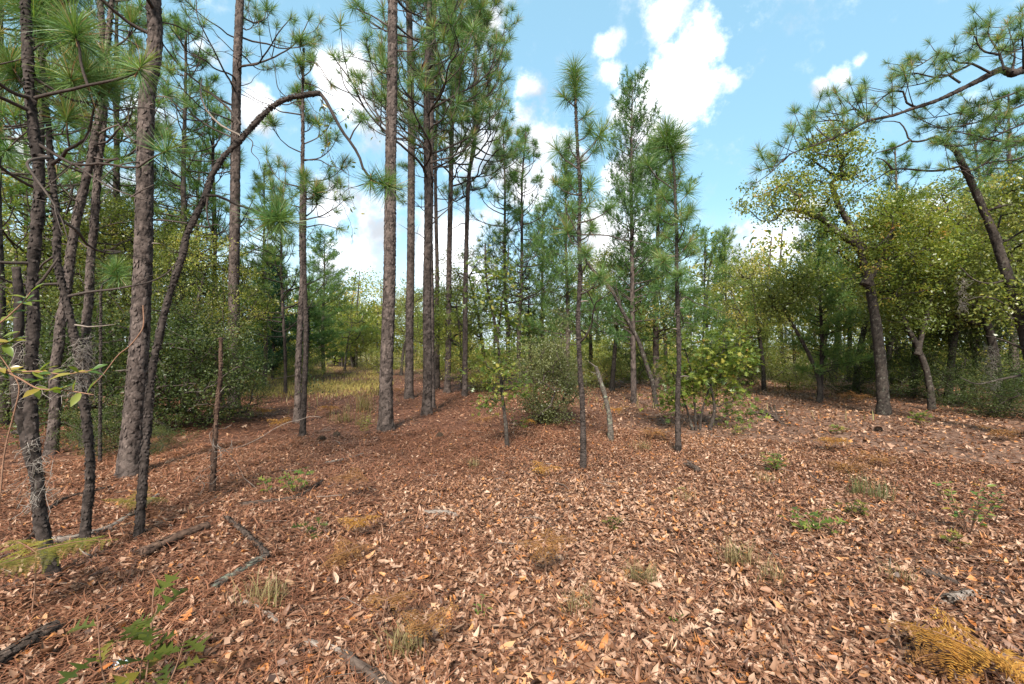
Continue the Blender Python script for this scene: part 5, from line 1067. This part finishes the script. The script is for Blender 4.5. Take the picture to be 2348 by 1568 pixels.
seedling('pale broad-leaved seedling right of the mottled oak foot', 2105, 975, .35, 6, 7, .13, LEAF_YEL[:6], .8)
seedling('small pale seedling on the right leaf carpet', 1920, 995, .2, 4, 5, .12, LEAF_YEL[:6], .9)
tuft_of('feathery light green weed on the right', 1975, 1140, .36, 150, .05, 'fennel', 'feathery_weed', 'weed', 'feathery weeds', .55, .0022)
tuft_of('second feathery weed just right of the first', 2022, 1150, .34, 110, .05, 'fennel', 'feathery_weed', 'weed', 'feathery weeds', .55, .0022)

# laurel shrub leaning in at the left edge
b = on(-60, 1640); lt = thing('laurel_shrub', 'green broad-leaved laurel branch at the left edge', 'shrub', b)
LD = 2.1
for s, r0 in (([(-60, 1640), (-42, 1400), (-5, 1180), (10, 1040), (34, 940), (44, 888), (26, 853), (0, 815), (-40, 760)], .0042), ([(-90, 830), (0, 844), (26, 853), (88, 851), (146, 858), (210, 849)], .005), ([(-20, 842), (0, 847), (44, 867), (88, 891), (140, 893), (215, 905)], .005), ([(-40, 760), (0, 740), (30, 715), (55, 690), (70, 670)], .004), ([(-60, 800), (0, 790), (30, 780), (45, 760)], .004)):
    P = np.array([at(x, y, LD) for x, y in s]); 
    if r0 == .0042: P[0] = b
    mb = MB(); Q, R_, _ = smooth_path(P, np.linspace(r0, r0 * .45, len(P)), .03); tube(mb, Q, R_, 6); st = mb.build('stem', M['twig_red'], lt)
    if r0 != .0042:
        for k in range(17 if r0 == .005 else 12):
            q = Q[rng.integers(len(Q) // 4, len(Q))]; y = np.array((rng.normal(.3, .7), rng.normal(0, .7), rng.normal(.25, .5))); inst('leaf', LAUREL_ME[rng.integers(3)], lt, q - b, basis_q(y, (rng.normal(0, .4), -.5, 1)), rng.uniform(.055, .085))

# trailing vine on the bent arch
b = on(760, 1010); vt = thing('trailing_vine', 'leafy vine hanging from the tip of the bent arch', 'vine', at(740, 216, 4.3))
vb = np.array(vt.location)
for s in ([(738, 216), (748, 310), (755, 358), (772, 382), (775, 450), (790, 480), (806, 520), (808, 560)], [(735, 214), (745, 255), (780, 250), (812, 262), (850, 290), (865, 320)], [(700, 222), (720, 250), (742, 275), (744, 320), (752, 360)], [(790, 370), (800, 400), (800, 440), (815, 480)], [(760, 285), (790, 275), (812, 245), (808, 232)]):
    P = np.array([at(x, y, 4.3) for x, y in s]); Q, R_, _ = smooth_path(P, np.linspace(.003, .0015, len(P)), .03); mb = MB(); tube(mb, Q + rng.normal(0, .004, Q.shape), R_, 4); mb.build('stem', M['twig'], vt)
    for k in range(int(len(Q) * .6)):
        q = Q[rng.integers(len(Q))] + rng.normal(0, .03, 3); inst('leaf', (LAUREL_ME + LEAF_YEL[2:3])[rng.integers(4)], vt, q - vb, basis_q(rng.normal(0, 1, 3) * (1, 1, .5) - np.array((0, 0, .7)), (rng.normal(), rng.normal(), .5)), rng.uniform(.04, .06))
# vine across the stout trunk
P = np.array([at(x, y, 5.45) for x, y in [(328, 700), (329, 745), (318, 768), (295, 795), (270, 815), (235, 860), (205, 890), (190, 905)]])
Q, R_, _ = smooth_path(P, np.linspace(.008, .004, len(P)), .04); mb = MB(); tube(mb, Q, R_, 6); tag(mb.build('bare_vine', M['twig_red']), 'bare reddish vine slanting down from the stout scaly trunk', 'vine')

# wisps of moss
def moss(label, px, py, d, n, w, h):
    c = at(px, py, d); t = thing('hanging_moss', label, 'moss', c, 'grey moss wisps'); mb = MB()
    for k in range(n):
        p = c + np.array((rng.normal(0, w), rng.normal(0, w * .6), rng.uniform(-h, .1 * h))); q = [p]
        for j in range(4): q.append(q[-1] + np.array((rng.normal(0, .03), rng.normal(0, .03), -.02 + rng.normal(0, .025))))
        tube(mb, np.array(q), np.full(5, .0016), 3, r=rng.random())
    mb.build('strands', M['moss'], t)
moss('grey moss wisps on the thin dark pine at left', 192, 780, 3.75, 120, .045, .40)
moss('grey moss wisps beside the broken stem at the far left', 62, 780, 3.2, 70, .03, .35)
moss('grey moss strands at the foot of the leftmost slender pine', 88, 1020, 3.15, 60, .04, .4)
moss('hanging grey moss in the right-hand thicket', 2270, 800, 9.0, 160, .06, .75)
moss('grey moss hanging by the big right-edge trunk', 2205, 640, 10.0, 120, .05, .7)

# ------------------------------------------------------------------ logs, sticks, cones
def log(label, pts, r0, r1, matl='grey_wood', name='fallen_log', cat='log', cell=(.025, .09), amp=.006, group=None, up=.6, fork=()):
    P = np.array([on(x, y) for x, y in pts]); P[:, 2] += np.linspace(r0, r1, len(P)) * up + .03; t = thing(name, label, cat, P[0], group)
    mb = MB(); bark_tube(mb, P, np.linspace(r0, r1, len(P)), cell, amp * 1.3, (.010, .014), 0, .22); bark_flakes(mb, P, np.linspace(r0, r1, len(P)) + .002, int(60 + 900 * np.linalg.norm(P[-1] - P[0]) * r0 * 6), (.008, .02), (.02, .07), .014); mb.build('wood', M[matl], t)
    for f in fork:
        Q = np.array([on(x, y) for x, y, z in f]); Q[:, 2] += [z for x, y, z in f]; mb = MB(); tube(mb, smooth_path(Q, np.ones(len(Q)), .04)[0], np.linspace(r1 * .6, r1 * .2, len(smooth_path(Q, np.ones(len(Q)), .04)[0])), 6, c=.7); mb.build('side_branch', M[matl], t)
log('long thin log passing behind the feet of the thin left pines', [(118, 1248), (180, 1236), (236, 1218), (275, 1196), (310, 1174), (362, 1140)], .026, .018, 'grey_wood')
log('dark bent branch lying behind the leftmost slender pine', [(40, 1258), (81, 1224), (108, 1176), (150, 1150), (196, 1137), (253, 1120)], .018, .012, 'char_log', 'fallen_branch', 'branch')
log('rotten split log with pale top at lower left', [(326, 1285), (380, 1262), (430, 1242), (478, 1226)], 0.039, 0.028, 'dead_wood', cell=(.02, .12), amp=.010)
log('broken branch crusted with pale green lichen at lower left', [(497, 1362), (540, 1338), (575, 1318), (610, 1298)], 0.023, 0.020, 'lichen_wood', 'fallen_branch', 'branch')
log('curved dark branch above the lichen-crusted one', [(612, 1302), (598, 1282), (575, 1255), (545, 1228), (520, 1205)], 0.020, 0.017, 'char_log', 'fallen_branch', 'branch')
log('charred log in the bottom left corner', [(-40, 1548), (30, 1512), (80, 1480), (130, 1452)], 0.035, 0.030, 'char_log', cell=(.03, .06), amp=.009)
log('grey stick lying in the middle of the leaf carpet', [(985, 1188), (1015, 1187), (1052, 1197)], .016, .010, 'grey_wood', 'fallen_branch', 'branch')
log('dark rotten branch behind the yellow-green oak seedling', [(560, 1170), (620, 1160), (690, 1140), (740, 1108)], .022, .014, 'char_log', 'fallen_branch', 'branch', fork=[[(640, 1155, .02), (680, 1152, .05), (715, 1150, .02)]])
log('slender pale stick above the rusty fern left of centre', [(752, 1066), (790, 1058), (833, 1044)], .010, .006, 'grey_wood', 'fallen_branch', 'branch')
log('pale forked twig near the bottom left of centre', [(722, 1498), (760, 1508), (803, 1521)], .008, .006, 'grey_wood', 'fallen_branch', 'branch', fork=[[(760, 1508, .02), (790, 1495, .03)]])
log('dark log half buried at the bottom edge', [(800, 1530), (850, 1560), (900, 1600)], .022, .024, 'char_log', up=.1)
log('short pale log on the right leaf carpet', [(2178, 1392), (2225, 1374)], .024, .020, 'grey_wood')
log('dark stick on the right leaf carpet', [(2131, 1326), (2160, 1336), (2198, 1350)], .014, .010, 'char_log', 'fallen_branch', 'branch')
log('thin pale twig slanting by the bottom left seedling', [(560, 1405), (600, 1420), (640, 1446)], .006, .004, 'grey_wood', 'fallen_branch', 'branch')
for k in range(7): log(('topmost', 'leftmost', 'rightmost', 'longest', 'thickest', 'nearest', 'thinnest')[k] + ' stick of the brush pile right of the bushy oak',
    [(1715 + 10 * k, 955 - 4 * k + rng.integers(-6, 6)), (1760 + 4 * k, 950 + 3 * k), (1800 + rng.integers(-10, 14), 948 + 5 * k)], .022 - .002 * k, .008, 'char_log', 'brush_stick', 'branch', group='brush pile sticks', up=.8 + .8 * (k % 4), fork=[[(1750, 955, .02), (1740 + 8 * k, 950, .18)]])
log('small rounded charred chunk right of the feathery sapling', [(1580, 1075), (1600, 1086)], .045, .03, 'char_log', 'charred_wood', 'wood')
def cone(label, px, py):
    b = on(px, py); t = thing('pine_cone', label, 'pine cone', b, 'pine cones'); c = b + np.array((0, 0, .045)); mb = MB()
    tube(mb, np.array([c + (x, 0, 0) for x in (-.075, -.05, 0, .05, .075)]), np.array((.010, .03, .036, .022, .005)), 8, c=.2, r=.1); mb.build('core', M['cone'], t)
    n = 90; f = (np.arange(n) + .5) / n; a = np.arange(n) * 2.4; x = -.07 + .145 * f; r = .036 * np.sin(np.pi * np.clip(f * .9 + .08, 0, 1)); d = np.stack((np.full(n, .35), np.cos(a), np.sin(a)), 1); d = nrm(d)
    p = c + np.stack((x, r * np.cos(a), r * np.sin(a)), 1); w = np.stack((np.zeros(n), -np.sin(a), np.cos(a)), 1) * .009; e = p + d * .03
    V = np.stack((p - w * .5, p + w * .5, e + w, e - w), 1).reshape(-1, 3); mb = MB(); mb.add(V, np.arange(n)[:, None] * 4 + np.array((0, 1, 2, 3)), None, np.repeat(rng.random(n), 4)); o = mb.build('scales', M['cone'], t); o['kind'] = 'stuff'; t.rotation_euler.z = rng.uniform(0, 6.28)
cone('dark pine cone left of the scaly trunk, the nearer of two', 738, 1016); cone('dark pine cone left of the scaly trunk, the farther of two', 772, 1005); cone('dark pine cone on the straw between the scaly trunk and the small oak', 1008, 1007); cone('dark pine cone on the right before the mottled oak', 2014, 989)
# crumpled clear plastic under the seedling
m, tt = mat('clear_plastic'); M['plastic'] = finish(m, tt, nd(tt, 'ShaderNodeBsdfPrincipled', {'Base Color': (.62, .74, .80, 1), 'Roughness': .15, 'Transmission Weight': .4}).outputs[0])
b = on(272, 1530); mb = MB(); g = 9; u, v = np.meshgrid(np.linspace(-1, 1, g), np.linspace(-1, 1, g)); V = np.stack((b[0] + u * .05, b[1] + v * .03, b[2] + .045 + rng.normal(0, .010, u.shape) - .02 * (u ** 2 + v ** 2)), -1).reshape(-1, 3)
i = np.arange(g - 1)[:, None] * g + np.arange(g - 1)[None]; mb.add(V, np.stack((i, i + 1, i + g + 1, i + g), -1).reshape(-1, 4)); tag(mb.build('plastic_scrap', M['plastic'], flat=True), 'crumpled bluish clear plastic scrap under the bottom left seedling', 'litter')

def twig_litter():
    mb = MB()
    for k in range(260):
        x, y = wedge(1, 1.6, 10, 58); p = np.array((x[0], y[0], float(gh(x[0], y[0])) + rng.uniform(.015, .05))); a = rng.uniform(0, 6.28); L = rng.uniform(.12, .5); q = [p]
        for j in range(4): q.append(q[-1] + np.array((math.cos(a), math.sin(a), rng.normal(0, .08))) * L / 4); a += rng.normal(0, .3)
        r = rng.uniform(.0018, .005); tube(mb, np.array(q), np.linspace(r, r * .5, 5), 5, r=rng.random(), c=1)
    tag(mb.build('twig_litter', M['grey_wood']), 'small pale twigs scattered over the fallen leaves', 'twigs', kind='stuff')
twig_litter()
sv = thing('dry_vine', 'tangle of dry pale vine round the foot of the snapped brown stem', 'vine', at(488, 1110, 4.95))
for k in range(9):
    mb = MB(); a = rng.uniform(0, 6.28); q = [np.array(sv.location) + np.array((rng.normal(0, .05), rng.normal(0, .04), rng.uniform(.0, .45)))]; v = rng.normal(0, .05, 3)
    for j in range(9): v = v * .8 + rng.normal(0, .028, 3) + np.array((.008, 0, -.006)); q.append(q[-1] + v)
    Q, R_, _ = smooth_path(np.array(q), np.full(10, .0028), .02); Q[:, 2] = np.maximum(Q[:, 2], .03); tube(mb, Q, R_, 4, c=1, r=.8); mb.build('stem', M['grey_wood'], sv)
